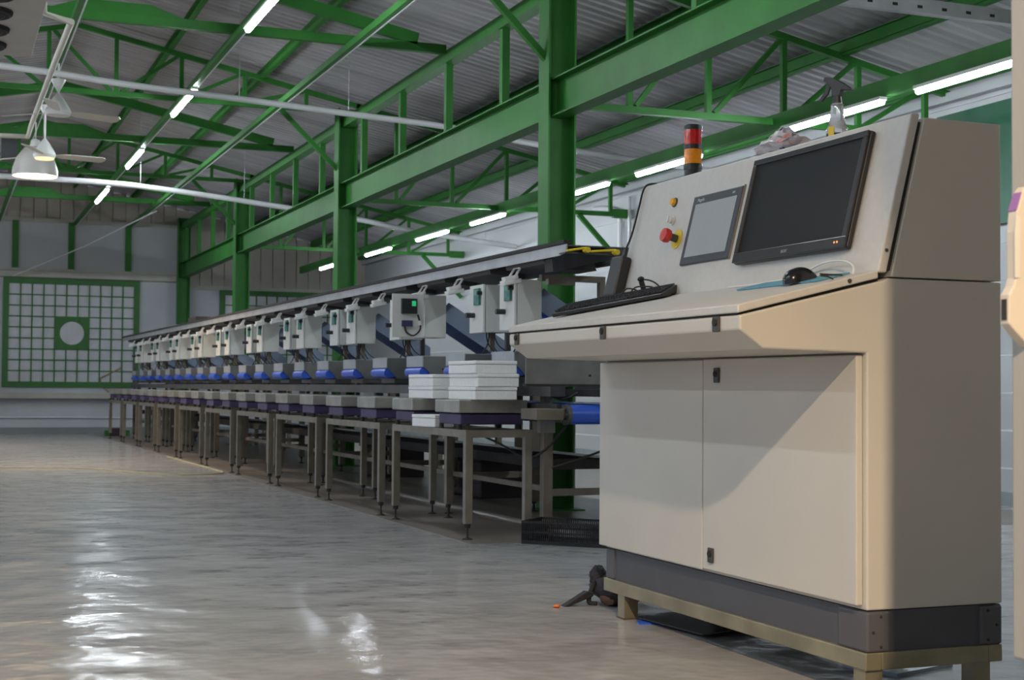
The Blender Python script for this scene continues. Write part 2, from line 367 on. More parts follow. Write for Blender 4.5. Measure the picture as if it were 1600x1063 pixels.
# mid-bay frames of heavy box section: straight tie with sloping rafters
for yy, l in ((5.9, 'nearest, mostly above the picture'), (11.6, 'between the nearest and second columns'), (17.27, 'between the second and third columns'), (23.1, 'close to the end wall')):
    t = thing('roof_frame', 'heavy green tie and rafter frame ' + l, 'roof frame', (3.95, yy, 0), 0, 'heavy green roof frames')
    MB().bar((0, 0, 3.71), (-5.45, 0, 3.71), 0.06, 0.075).build('tie', GREEN, t)
    z2 = roofz(1.25)-0.27
    MB().bar((-0.25, 0, 3.775), (-2.7, 0, z2-0.02), 0.06, 0.10).build('rafter', GREEN, t)
    MB().bar((-2.7, 0, z2-0.02), (-5.1, 0, 3.79), 0.06, 0.10).build('rafter', GREEN, t)
    MB().prism([(-2.2, 3.745), (-3.2, 3.745), (-2.95, 3.83), (-2.45, 3.83)], 'y', -0.035, 0.035).build('gusset', GREEN, t)
# purlins under the sheets
for i, (x, l) in enumerate(((-0.6, 'left of the ridge'), (0.35, 'just left of the ridge'), (1.22, 'under the ridge'), (2.16, 'first right of the ridge'), (3.12, 'second right of the ridge, left bay'), (5.2, 'first in the right bay'), (6.35, 'second in the right bay'), (7.25, 'along the right wall'))):
    z = roofz(x) - 0.005
    m = MB(); m.box(x-0.004, x+0.004, YB, YF, z-0.10, z-0.012); m.box(x-0.045, x+0.004, YB, YF, z-0.108, z-0.10); m.box(x-0.045, x+0.004, YB, YF, z-0.020, z-0.014)
    if x > 6: m.box(x-0.02, x+0.03, YB, YF, z-0.125, z-0.02)
    tag(m.build('roof_purlin', GREEN), 'long green roof purlin ' + l, 'purlin', 'green roof purlins')
# hanging rails that carry the lights and trunking
RAILS = [(0.91, 3.60, 'left rail that carries the two white fans'), (2.15, 3.60, 'middle rail that carries a row of white tubes'), (3.10, 3.62, 'right rail of the left bay, with bare white trunking')]
for x, z, l in RAILS:
    t = thing('light_rail', 'green channel rail with white edge, ' + l, 'rail', (x, 9, 0), 0, 'hanging rails of the left bay')
    MB().box(-0.022, 0.022, YB-8.9, YF-9.05, z, z+0.055).build('channel', GREEN, t)
    MB().box(0.022, 0.034, YB-8.9, YF-9.05, z-0.004, z+0.012).build('trunking', WPIPE, t)
t = thing('light_rail', 'green channel rail with the row of tubes in the right bay', 'rail', (5.76, 9, 0))
MB().box(-0.025, 0.025, YB-8.9, 15.5, 2.775, 2.89).build('channel', GREEN, t)
o = MB().tube([(3.14, 23.2, 3.58), (2.2, 24.8, 3.12), (1.15, 26.05, 2.68)], 0.010, 6).build('slack_wire', WPIPE); tag(o, 'thin pale wire slanting from the right rail down to the gridded window', 'wire')
# LED tubes
def led(x, y0, y1, z, label):
    t = thing('tube_light', label, 'light', (x, (y0+y1)/2, z), 0, 'white tube lights')
    h = (y1-y0)/2
    MB().box(-0.03, 0.03, -h, h, 0.0, 0.022).build('housing', WHITE, t)
    MB().cyl((0, -h+0.01, -0.012), (0, h-0.01, -0.012), 0.020, n=12).build('tube', LED, t, smooth=40)
for a, b, l in ((-3.6,-2.4,'added behind the camera as neutral fill'), (6.0,7.2,'beyond the top of the picture'), (9.75,11.0,'cut by the top edge of the picture'), (13.47,14.8,'second from the top of the picture'), (17.2,18.6,'third from the top of the picture'), (20.9,22.4,'nearest the end wall')):  # first tube is an unseen fill, added for the console's shaded side
    led(2.15, a, b, 3.575, 'white tube light on the middle rail, ' + l)
for a, b, l in ((2.9,4.1,'above the console'), (6.35,7.55,'cut by the grey cabinet edge at right'), (7.9,9.1,'behind the spray bottle'), (10.35,11.5,'beside the red and amber signal tower'), (12.1,13.15,'behind the nearest green column'), (14.75,15.8,'fourth from the end wall'), (16.65,17.85,'third from the end wall'), (19.04,20.26,'second from the end wall'), (21.7,22.95,'nearest the end wall')):
    led(5.72, a, b, 2.75, 'white tube light in the right bay, ' + l)
for i, a in enumerate((2.6, 6.2, 9.8, 14.4, 19)):
    led(-0.9, a, a+1.2, 3.55, 'white tube light outside the picture on the left, %s from the camera end' % ORD[i])
    led(-3.3, a+0.8, a+2.0, 2.95, 'white tube light over the left aisle outside the picture, %s from the camera end' % ORD[i])
t = thing('light_rail', 'green channel rail with tubes over the left aisle', 'rail', (-3.3, 9, 0)); MB().box(-0.03, 0.03, -15.9, 17.1, 2.972, 3.06).build('channel', GREEN, t)
t = thing('light_rail', 'green channel rail left of the ridge, outside the picture', 'rail', (-0.9, 9, 0)); MB().box(-0.03, 0.03, -15.9, 17.1, 3.572, 3.66).build('channel', GREEN, t)
# pipes, angle bar
t = thing('water_pipe', 'long white plastic pipe sagging across the hall on wires, nearer one', 'pipe', (0.4, 12.3, 3.2), 0)
pts = [(-1.55,12.3,3.47),(0.41,12.3,3.405),(1.4,12.3,3.335),(2.35,12.3,3.288),(3.3,12.3,3.235),(4.28,12.3,3.182),(5.28,12.3,3.07),(7.35,12.3,2.93)]
MB().tube([(x-0.4, y-12.3, z-3.2) for x, y, z in smoothpath(pts, 4)], 0.027, 12).build('pipe_run', WPIPE, t, smooth=50)
for x, z in ((2.34,3.30),(3.30,3.24)):
    MB().cyl((x-0.4, 0, z-3.2), (x-0.4, 0, roofz(x)-3.2), 0.003, n=6).build('hanger_wire', GALV, t)
t = thing('water_pipe', 'long white plastic pipe across the hall, farther one beyond the second column', 'pipe', (0.4, 18.5, 3.2), 0)
pts = [(-1.55,18.5,3.37),(0.65,18.5,3.352),(2.23,18.5,3.328),(4.17,18.5,3.15),(5.2,18.5,3.035),(5.82,18.5,2.936),(7.35,18.5,2.78)]
MB().tube([(x-0.4, y-18.5, z-3.2) for x, y, z in smoothpath(pts, 4)], 0.034, 12).build('pipe_run', WPIPE, t, smooth=50)
for x, z in ((2.3,3.34),(3.6,3.23),(6.9,2.85)):
    MB().cyl((x-0.4, 0, z-3.2), (x-0.4, 0, roofz(x)-3.2), 0.003, n=6).build('hanger_wire', GALV, t)
t = thing('slotted_angle', 'pale slotted steel angle across the top right corner above the console', 'angle bar', (4.0, 6.0, 2.74))
m = MB(); m.box(0.01, 3.35, -0.05, -0.001, -0.003, 0.0); m.build('lower_flange', GALV, t)
m = MB(); m.box(0.01, 3.35, -0.001, 0.002, 0.0, 0.085); m.build('upright_flange', GALV, t)
for i in range(22):
    MB().box(0.10+0.15*i, 0.13+0.15*i, -0.0025, -0.0008, 0.035, 0.050).build('slot', BLACKM, t)
m = MB().tube([(0.60,10.2,3.62),(0.62,10.25,3.36),(0.80,10.3,3.33),(0.79,11.5,3.33),(0.78,14.6,3.32),(0.78,15.1,3.30),(0.40,15.15,3.30),(-0.6,15.2,3.32)], 0.024, 10)
tag(m.build('drain_pipe', CREAM, smooth=50), 'cream drain pipe running along the ceiling from the grey cooling unit', 'pipe')
# ceiling fans on the left rail
def fan(x, y, ztop, rod, r, rz, label):
    zm = ztop - rod
    t = thing('ceiling_fan', label, 'fan', (x, y, zm), rz, 'white ceiling fans')
    MB().lathe([(0.012,-0.10),(0.055,-0.02),(0.062,0.0)], (0,0,rod)).build('canopy', WHITE, t, smooth=40)
    MB().cyl((0,0,0.10), (0,0,rod-0.09), 0.011, n=10).build('rod', WHITE, t, smooth=40)
    if ztop < 3.5: MB().cyl((0,0,rod-0.01),(0,0,3.60-zm),0.010,n=8).build('stem', WHITE, t)
    MB().lathe([(0.10,-0.06),(0.11,-0.03),(0.10,0.0),(0.045,0.09),(0.012,0.13)], (0,0,0)).build('motor', WHITE, t, smooth=35)
    for k in range(3):
        M = Matrix.Rotation(2*pi*k/3, 4, 'Z') @ Matrix.Rotation(radians(-14), 4, 'X')
        b = MB().prism([(0.10,-0.018),(0.18,-0.055),(r-0.03,-0.065),(r,-0.03),(r,0.03),(r-0.03,0.065),(0.18,0.055),(0.10,0.018)], 'z', -0.035, -0.029, M=M)
        b.build('blade', CREAM, t)
    return t
fan(0.91, 12.95, 3.46, 0.25, 0.56, 0.35, 'white ceiling fan, farther up and nearer, its blades across the drain pipe')
f2 = fan(0.93, 14.95, 3.595, 0.46, 0.60, 0.2, 'white ceiling fan on a long rod just above the glowing dome lamp')
MB().lathe([(0.085,-0.075),(0.092,-0.062)], (0,0,0)).build('light_ring', BULB2, f2)
# warm high-bay lamps
def dome(x, y, z, r, label, power, hang, soft=0.55):
    t = thing('dome_lamp', label, 'lamp', (x, y, z), 0)
    h = r*1.35
    prof = [(r,0.0),(r*0.97,h*0.25),(r*0.82,h*0.6),(r*0.5,h*0.92),(r*0.22,h),(r*0.18,h),(r*0.46,h*0.90),(r*0.78,h*0.58),(r*0.93,h*0.25),(r*0.96,0.0)]
    m = MB(); n = 32; k = len(prof)
    vs = [(q[0]*cos(2*pi*j/n), q[0]*sin(2*pi*j/n), q[1]) for q in prof for j in range(n)]
    m.add(vs, [(i*n+j, i*n+(j+1)%n, ((i+1)%k)*n+(j+1)%n, ((i+1)%k)*n+j) for i in range(k) for j in range(n)])
    m.build('shade', mat('frosted_shade', (0.55,0.53,0.50), 0.35), t, smooth=40)
    MB().lathe([(r*0.24,h*0.97),(r*0.26,h*1.0),(r*0.2,h*1.2),(0.02,h*1.25)], (0,0,0)).build('ballast', WHITE, t, smooth=35)
    MB().cyl((0,0,h*1.24), (0,0,hang-z+0.002), 0.006, n=8).build('cord', WHITE, t)
    MB().cyl((0,0,0.012), (0,0,0.02), r*0.93, n=32).build('bulb', BULB, t)
    l = bpy.data.lights.new('lamp_light', 'SPOT'); l.energy = power; l.color = (1.0, 0.75, 0.50); l.shadow_soft_size = r*soft
    l.spot_size = radians(150); l.spot_blend = 0.5
    lo = bpy.data.objects.new('lamp_light', l); COL.objects.link(lo); lo.parent = t; lo.location = (0, 0, -0.02)
    return t
dome(0.905, 16.0, 3.03, 0.235, 'glowing dome lamp hanging at the left edge below the white fan', WARM_W*12, 3.63)
dome(0.10, -1.1, 3.80, 0.185, 'dome lamp hanging behind the camera', WARM_W*62, 4.25, 0.3)
dome(-0.60, 20.5, 2.90, 0.185, 'dome lamp hanging left of the picture near the end wall', WARM_W*8, 4.2)
# cooling unit at the top left corner
t = thing('cooling_unit', 'beige box cooling unit with round fans hanging at the top left corner', 'cooling unit', (-0.1, 9.0, 3.0))
MB().box(-0.63, 0.63, -1.2, 1.02, 0, 0.42).build('casing', mat('unit_casing', (0.42,0.40,0.36), 0.5), t, bevel=0.01)
for k in range(4):
    c = (0.32, 0.70-0.43*k)
    g = MB(); g.lathe([(0.145,0.0),(0.14,-0.02),(0.12,-0.022)], (c[0], c[1], 0), 28)
    fo = g.build('fan_opening', BLACKM, t, smooth=40)
    g = MB()
    for r in (0.04, 0.07, 0.10, 0.13): g.tube([(c[0]+r*cos(a*pi/10), c[1]+r*sin(a*pi/10), -0.026) for a in range(21)], 0.0025, 4)
    g.build('fan_guard', STEELD, fo)
for a, b in ((-0.55,-1.1),(0.55,-1.1),(-0.55,0.95),(0.55,0.95)):
    MB().cyl((a,b,0.42),(a,b,roofz(-0.1+a)-3.0),0.008,n=8).build('hanger_rod', GALV, t)
t = MB().box(0.62, 0.80, 17.6, 17.75, 3.42, 3.672).build('junction_box', mat('dark_box', (0.09,0.09,0.10), 0.6)); tag(t, 'dark grey box under the roof behind the long-rod fan', 'box')

# ------------------------------------------------------------------ grading line
PV0, PIT = 7.55, 1.61
# tables
def table():
    t = thing('stand_table', '', 'table', (0,0,0), SK, 'stainless stand tables along the line')
    w, L = 0.40, 1.34; a = 0.042
    m = MB()
    m.box(0, a, 0, L, 0.567, 0.609); m.box(w-a, w, 0, L, 0.567, 0.609)
    for y in (0, L-a, 0.40, 0.85): m.box(a, w-a, y, y+a, 0.567, 0.609)
    m.build('top_frame', STEEL, t)
    for x in (0, w-a):
        for y in (0, L-a):
            l = MB().box(x, x+a, y, y+a, 0.09, 0.567).build('leg', STEEL, t)
            MB().lathe([(0.030,0.0),(0.030,0.006),(0.012,0.012),(0.006,0.02),(0.006,0.065),(0.016,0.066),(0.019,0.09)], (x+a/2, y+a/2, 0), 12).build('foot', BLACKM, l, smooth=40)
    return t
def place(proto, n, u, v0, dv, z, lab, first=True):
    out = []
    for i in range(n):
        o = proto if i == 0 else copy_tree(proto)
        o.location = W(u, v0 + dv*i, z); o.rotation_euler = (0, 0, SK); o['label'] = lab(i); out.append(o)
    return out
place(table(), 10, 2.84, PV0, PIT, 0, lambda i: 'stainless stand table in the row, %s' % ('nearest the console, white boxes on it' if i == 0 else 'farthest, by the end wall' if i == 9 else ORD[i] + ' counted from the console'))
def scale_():
    t = thing('bench_scale', '', 'scale', (0,0,0), SK, 'bench scales on the stand tables')
    MB().prism([(0.02,0.0),(0.40,0.0),(0.40,0.36),(0.02,0.36)], 'z', 0.028, 0.088).build('base', PURP, t, bevel=0.006)
    m = MB(); m.box(0.0, 0.42, -0.02, 0.38, 0.094, 0.168); m.build('pan', PAN, t, bevel=0.006)
    for x in (0.025, 0.385):
        for y in (0.03, 0.33):
            MB().cyl((x,y,0.0),(x,y,0.028),0.014,n=10).build('foot', BLACKM, t)
    for x in (0.10, 0.30):
        for y in (0.08, 0.28): pass
    MB().box(0.12, 0.30, 0.08, 0.28, 0.088, 0.094).build('load_cell', BLACKM, t)
    return t
sc = scale_(); lst = []
for i in range(20):
    o = sc if i == 0 else copy_tree(sc); k, h = divmod(i, 2)
    o.location = W(2.825, PV0 + 0.10 + PIT*k + 0.82*h, 0.609); o.rotation_euler = (0, 0, SK)
    which = 'the table nearest the console' if k == 0 else 'the farthest table' if k == 9 else 'the %s table from the console' % ORD[k]
    o['label'] = 'violet bench scale on the %s half of %s' % ('near' if h == 0 else 'far', which)
# white foam boxes
def foam(name_label, u, v, z, a, b, h, rz, lid=True, group='white foam boxes', tilt=0):
    t = thing('foam_box', name_label, 'box', W(u, v, z), SK+rz, group)
    if tilt: t.rotation_euler = (0, tilt, SK+rz)
    MB().box(-a/2, a/2, -b/2, b/2, 0, h*0.70).build('tray', EPS, t, bevel=0.004)
    MB().box(-a/2-0.002, a/2+0.002, -b/2-0.002, b/2+0.002, h*0.72, h).build('lid', EPS, t, bevel=0.004)
for j, (l, dx, dv, r) in enumerate((('bottom', 0, 0, 0), ('middle', 0.012, -0.005, 0.02), ('top', -0.004, 0.0, 0.0))):
    foam('white foam box, %s of the three-high stack on the nearest scale' % l, 3.02+dx*0.5, 7.77+dv, 0.778+0.0735*j, 0.25, 0.44, 0.0725, r)
for j, l in enumerate(('lower', 'upper')):
    foam('white foam box, %s of the two-high stack behind the tall stack' % l, 3.02, 8.50, 0.778+0.0735*j, 0.25, 0.46, 0.0725, 0.0)
foam('small white box poking out over the front edge of the nearest table', 2.885, 8.235, 0.6105, 0.13, 0.28, 0.072, 0.18)
# discharge conveyors (one per lane)
def lane():
    t = thing('discharge_conveyor', '', 'conveyor', (0,0,0), SK, 'small blue-belted discharge conveyors')
    prof = [(0.0,0.145),(0.0,0.075),(0.03,0.05),(0.075,0.0),(0.50,0.0),(0.50,0.145)]
    MB().prism(prof, 'y', -0.004, 0.0).build('side_plate', STEELP, t)
    MB().prism(prof, 'y', 0.34, 0.344).build('side_plate', STEELP, t)
    MB().prism([(-0.006,0.150),(-0.006,0.075),(0.0,0.075),(0.0,0.145),(0.5,0.145),(0.5,0.150)], 'y', -0.004, 0.344).build('hood', mat('stainless_pale', (0.40,0.42,0.44), 0.4, 0.5, 0.12, 6), t)
    m = MB(); pts = []
    for k in range(9): an = pi/2 + pi*k/8; pts.append((0.012+0.036*cos(an), 0.038+0.036*sin(an)))
    pts += [(0.40, 0.070), (0.40, 0.074)]
    m.prism(pts, 'y', 0.004, 0.336); m.build('belt', BLUE, t, smooth=50)
    MB().box(0.06, 0.48, 0.01, 0.33, -0.035, -0.004).build('drip_tray', STEELD, t)
    for y in (0.006, 0.334): MB().cyl((0.14,y-0.012,0.06),(0.14,y+0.004,0.06),0.007,n=8).build('bolt', BLACKM, t)
    return t
place(lane(), 20, 3.20, 7.72, 0.810, 0.909, lambda i: 'small discharge conveyor with blue belt nose, %s' % ('nearest the console' if i == 0 else 'farthest in the row' if i == 19 else ORD[i] + ' from the console'))
# control boxes in pairs
def cbox():
    t = thing('control_box', '', 'control box', (0,0,0), SK, 'grey control boxes in pairs above the line')
    MB().box(0.020, 0.172, 0, 0.22, 0, 0.285).build('enclosure', ENCL, t, bevel=0.004)
    d = MB().box(0.0, 0.016, -0.002, 0.222, -0.002, 0.287).build('door', mat('box_door_grey', (0.62,0.62,0.59), 0.4, 0, 0.04, 4), t, bevel=0.003)
    p = MB().box(-0.016, 0.0, 0.03, 0.12, 0.165, 0.265).build('display', DISP, d, bevel=0.003)
    MB().box(-0.018, -0.015, 0.045, 0.105, 0.225, 0.255).build('screen', mat('pale_green_screen', (0.10,0.32,0.26), 0.3), p)
    for z in (0.235,): MB().cyl((-0.03, 0.02, z), (0.0, 0.02, z), 0.012, n=12).build('knob', BLACK, d)
    MB().cyl((-0.055, 0.14, 0.105), (0.0, 0.14, 0.105), 0.016, n=14).build('knob', BLACK, d)
    m = MB()
    for x, y, dx in ((0.05,0.06,0.03),(0.08,0.10,-0.02),(0.12,0.15,0.02),(0.10,0.05,0.05)):
        m.tube(smoothpath([(x,y,0.002),(x,y,-0.03),(x+dx,y+dx,-0.08),(x+dx*2,y,-0.125)],3), 0.004, 6)
    m.build('cable', BLACKM, t)
    MB().box(0.085, 0.115, 0.09, 0.12, -0.110, 0.0).build('post', STEELL, t)
    return t
cb = cbox(); boxes = []
OPEN = (1, 0)
for k in range(10):
    for h in (0, 1):
        if (k, h) == OPEN: continue
        o = cb if (k, h) == (0, 0) else copy_tree(cb)
        o.location = W(3.14, 7.59 + PIT*k + 0.49*h, 1.178); o.rotation_euler = (0,0,SK)
        pk = 'the pair nearest the console' if k == 0 else 'the farthest pair' if k == 9 else 'the %s pair from the console' % ORD[k]
        o['label'] = 'closed grey control box, %s one of %s' % ('near' if h == 0 else 'far', pk)
t = thing('control_box', 'grey control box standing open, showing black parts and green digits', 'control box', W(3.14, 7.59+PIT, 1.178), SK, 'grey control boxes in pairs above the line')
MB().box(0.020, 0.172, 0, 0.22, 0, 0.285).build('enclosure', ENCL, t, bevel=0.004)
d = MB().box(-0.215, 0.005, -0.022, -0.006, -0.002, 0.287).build('door', mat('box_door_grey', (0.5,0.5,0.5)), t, bevel=0.003, label='open door')
MB().box(-0.155, -0.05, -0.050, -0.022, 0.155, 0.255).build('display_back', BLACK, d)
MB().box(-0.088, -0.060, -0.052, -0.050, 0.205, 0.240).build('digits', GLED, d)
MB().box(-0.15, -0.08, -0.045, -0.022, 0.07, 0.11).build('terminal_block', PURP, d)
MB().tube(smoothpath([(-0.13,-0.03,0.07),(-0.12,-0.04,0.03),(-0.07,-0.04,0.01),(-0.02,-0.03,0.06),(-0.04,-0.03,0.15)],4), 0.006, 6).build('cable', BLACKM, d)
MB().box(-0.035, -0.020, -0.045, -0.022, 0.08, 0.11).build('fuse', WHITE, d)
# flood lights under the canopy
def flood():
    t = thing('flood_light', '', 'light', (0,0,0), SK, 'small white flood lights under the canopy')
    m = MB()
    for y in (-0.045, 0.045): m.bar((0.04, y, 0.075), (0.0, y, 0.010), 0.005, 0.012)
    m.bar((0.04, -0.0475, 0.075), (0.04, 0.0475, 0.075), 0.012, 0.005)
    m.build('bracket', WHITE, t)
    M = Matrix.Rotation(radians(-12), 4, 'Y')
    m = MB(); m.prism([(-0.055,-0.035),(0.055,-0.035),(0.055,0.035),(-0.055,0.035)], 'z', -0.018, 0.006, M=M); m.prism([(-0.042,-0.028),(0.042,-0.028),(0.042,0.028),(-0.042,0.028)], 'z', 0.006, 0.030, M=M)
    m.build('head', WHITE, t, bevel=0.004)
    MB().box(-0.045, 0.045, -0.027, 0.027, -0.020, -0.018, M=M).build('glass', HMI, t)
    return t
fl = flood()
for i in range(20):
    k, h = divmod(i, 2); o = fl if i == 0 else copy_tree(fl)
    o.location = W(3.13, 7.62 + PIT*k + 0.93*h, 1.452); o.rotation_euler = (0,0,SK)
    pk = 'nearest the console' if k == 0 else 'at the far end' if k == 9 else '%s from the console' % ORD[k]
    o['label'] = 'small white flood light %s the pair of control boxes %s' % ('over' if h == 0 else 'just beyond', pk)
# inclined slate-blue infeed chutes behind the boxes
def chute():
    t = thing('infeed_chute', '', 'chute', (0,0,0), SK, 'slate blue sloping chutes behind the control boxes')
    p = [(0.0,0.30),(0.02,0.32),(0.45,0.06),(0.45,-0.03),(0.36,-0.03),(0.0,0.19)]
    MB().prism(p, 'y', 0, 0.006).build('side_plate', SLATE, t); MB().prism(p, 'y', 0.30, 0.306).build('side_plate', SLATE, t)
    MB().prism([(0.0,0.265),(0.44,0.015),(0.44,0.005),(0.0,0.255)], 'y', 0.006, 0.30).build('belt', BLUE, t)
    return t
place(chute(), 10, 3.335, 7.66, PIT, 1.10, lambda i: 'sloping slate blue chute beside the control boxes, %s' % ('nearest the console' if i == 0 else 'farthest' if i == 9 else ORD[i] + ' from the console'))
# main machine body
V0, V1 = 7.02, 23.9
t = thing('grading_machine', 'long stainless grading machine body with blue drum behind the stand tables', 'machine', W(3.3, 7.0, 0), SK)
def g(m, nm, mt, p=None, **k): return m.build(nm, mt, p or t, **k)
L = V1 - 7.0
g(MB().box(-0.03, 0.0, 0.28, L, 0.66, 0.76), 'conveyor_rail', STEELD); g(MB().box(0.58, 0.61, 0.1, L, 0.66, 0.76), 'conveyor_rail', STEELP)
g(MB().box(0.0, 0.56, 0.22, L, 0.748, 0.755), 'main_belt', BLUE)
g(MB().box(0.0, 0.58, 0.3, L, 0.655, 0.70), 'belt_bed', STEELD)
g(MB().cyl((0.005, 0.20, 0.702), (0.60, 0.20, 0.702), 0.053, n=28), 'blue_drum', BLUE, smooth=40)
g(MB().cyl((-0.02, 0.20, 0.702), (0.005, 0.20, 0.702), 0.056, n=28).cyl((-0.06,0.20,0.702),(-0.02,0.20,0.702),0.03,n=16), 'drum_flange', STEELD, smooth=40)
m = MB()
for k in range(6): an = pi*k/3; m.cyl((-0.030,0.20+0.036*cos(an),0.702+0.036*sin(an)),(-0.018,0.20+0.036*cos(an),0.702+0.036*sin(an)),0.007,n=8)
g(m, 'bolt', STEEL)
g(MB().box(-0.22, -0.06, 0.12, 0.34, 0.675, 0.735), 'motor_mount', STEELL, bevel=0.004)
g(MB().box(-0.12, -0.03, 0.30, 0.34, 0.60, 0.69), 'mount_plate', STEELP)
g(MB().box(-0.34, 0.75, -0.012, -0.004, 0.868, 1.04), 'end_plate', STEELP)
m = MB()
for x in (0.03, 0.15, 0.23): m.cyl((x,-0.02,0.915),(x,-0.01,0.915),0.006,n=8)
g(m, 'plate_bolt', BLACKM)
g(MB().box(-0.34, 0.75, -0.02, 0.03, 0.855, 0.868), 'end_rail', BLACKM)
g(MB().box(0.18, 0.50, 0.2, L, 0.80, 0.84), 'inner_rail', STEELD); g(MB().box(0.52, 0.58, 0.25, L, 0.86, 1.03), 'inner_housing', STEELD)
g(MB().box(-0.06, 0.03, 0.30, L, 0.80, 0.86), 'front_rail', STEELD)
far = thing('far_conveyor', 'dark second conveyor standing behind the grading machine and the columns', 'conveyor', W(4.48, 7.0, 0), SK)
MB().box(0.0, 0.55, 0.2, L, 0.80, 1.06).build('housing', STEELD, far); MB().box(0.0, 0.6, 0.2, L, 0.62, 0.70).build('belt_bed', BLACKM, far)
for i in range(11):
    v = 0.6 + 1.61*i
    if v < L:
        for x in (0.03, 0.5): MB().box(x, x+0.05, v, v+0.05, 0, 0.80).build('leg', STEELL, far)
g(MB().box(0.10, 0.55, 0.60, L, 0.38, 0.44), 'catch_tray', BLACKM)
for i in range(11):
    v = 0.52 + 1.61*i
    if v > L: continue
    for x in (0.0, 0.62):
        lg = g(MB().box(x, x+0.055, v, v+0.055, 0.07, 0.80 if x < 1 else 1.0), 'leg', STEELL)
        MB().lathe([(0.03,0),(0.03,0.006),(0.008,0.012),(0.008,0.05),(0.022,0.07)], (x+0.027, v+0.027, 0), 10).build('foot', BLACKM, lg)
    g(MB().box(0.055, 0.62, v+0.01, v+0.045, 0.235, 0.275), 'crossbar', STEELL)
    g(MB().box(0.02, 0.05, v+0.05, min(v+1.61, L), 0.26, 0.29), 'side_bar', STEELL)
    g(MB().box(0.035, 0.065, v+0.66, v+0.69, 0.76, 1.50), 'upright', STEELD); pass
# stainless portal at the near end
m = MB(); m.box(-0.02, 0.38, 0.52, 0.56, 1.455, 1.49); m.box(0.345, 0.38, 0.52, 0.56, 1.04, 1.455); g(m, 'portal', STEELL)
g(MB().box(-0.12, 0.04, 0.20, 0.24, 1.41, 1.44), 'tie_bar', STEELL)
# loose cables hanging in the machine
for nm, pts in (('nearest', [(3.28,7.36,0.80),(3.33,7.32,0.785),(3.42,7.34,0.82),(3.38,7.4,0.80),(3.33,7.6,0.798)]), ('under the drum', [(3.34,7.3,0.64),(3.3,7.5,0.50),(3.22,7.6,0.45),(3.15,7.8,0.52),(3.1,7.95,0.56)]), ('beside the near leg', [(3.32,7.45,0.40),(3.50,7.3,0.48),(3.62,7.2,0.56),(3.66,7.2,0.66)])):
    o = MB().tube(smoothpath([W(a, b, c) for a, b, c in pts], 5), 0.007, 6).build('loose_cable', BLACKM); tag(o, 'loose black cable at the near end of the grading machine, ' + nm, 'cable', 'loose black cables')
# canopy / cable tray on top
t = thing('canopy', 'long grey steel canopy over the control boxes with dark top rail', 'canopy', W(3.14, 6.88, 0), SK)
Lc = 17.3
g(MB().box(-0.005, 0.005, 0, Lc, 1.545, 1.600), 'fascia', GALV)
g(MB().box(-0.015, 0.03, 0, Lc, 1.602, 1.622), 'top_rail', BLACKM)
g(MB().box(0.005, 0.62, 0.05, Lc, 1.595, 1.602), 'deck', STEELD)
g(MB().box(0.25, 0.285, 0, Lc, 1.50, 1.594), 'inner_channel', STEELD)
for i in range(22):
    v = 0.35+0.80*i
    if v > Lc-0.3: break
    g(MB().prism([(0.008,1.595),(0.25,1.595),(0.25,1.50),(0.03,1.525)], 'y', v, v+0.55), 'ledge', mat('dark_tray', (0.06,0.055,0.055), 0.6))
SMOKE = mat('smoked_plastic', (0.10, 0.10, 0.12), 0.15, 0, 0.02, 5, trans=0.8)
g(MB().prism([(-0.02,1.548),(0.27,1.545),(0.27,1.530),(-0.09,1.447),(-0.10,1.515)], 'y', -0.034, -0.030), 'smoked_sheet', SMOKE)
g(MB().box(-0.02, 0.10, -0.030, 0.05, 1.548, 1.556).box(0.05, 0.27, -0.030, -0.01, 1.548, 1.556), 'end_bracket', STEELD)
g(MB().prism([(0.008,1.47),(0.20,1.47),(0.18,1.52),(0.008,1.54)], 'y', 0.05, 0.3), 'motor_cover', BLACKM)
for k, (xa, za, xb, zb) in enumerate(((-0.02,1.560,0.095,1.580),(0.12,1.562,0.265,1.575))):
    m = MB(); m.tube([(xa,-0.045,za),(xb,-0.045,zb)], 0.006, 8); m.cyl((xb,-0.065,zb-0.012),(xb,-0.025,zb-0.012),0.015,n=12)
    o = tag(m.build('yellow_handle', YEL, smooth=40), 'yellow lever on the near end of the canopy, %s one' % ('left' if k == 0 else 'right'), 'lever', 'yellow levers')
    o.location = t.location; o.rotation_euler = (0, 0, SK)
tag(MB().box(-0.02,0.16,-0.3,0.3,0,0.085).build('dark_case', mat('brown_case', (0.05,0.03,0.025), 0.7)), 'dark brown case lying on the far part of the canopy', 'case').location = W(3.215, 18.2, 1.603)
tag(MB().prism([(-0.06,0),(0.06,0),(0.0,0.05),(-0.04,0.045)], 'y', -0.8, 0.8).build('white_cover', WHITE), 'flat white cover lying on the canopy beyond the dark case', 'cover').location = W(3.27, 20.3, 1.603)
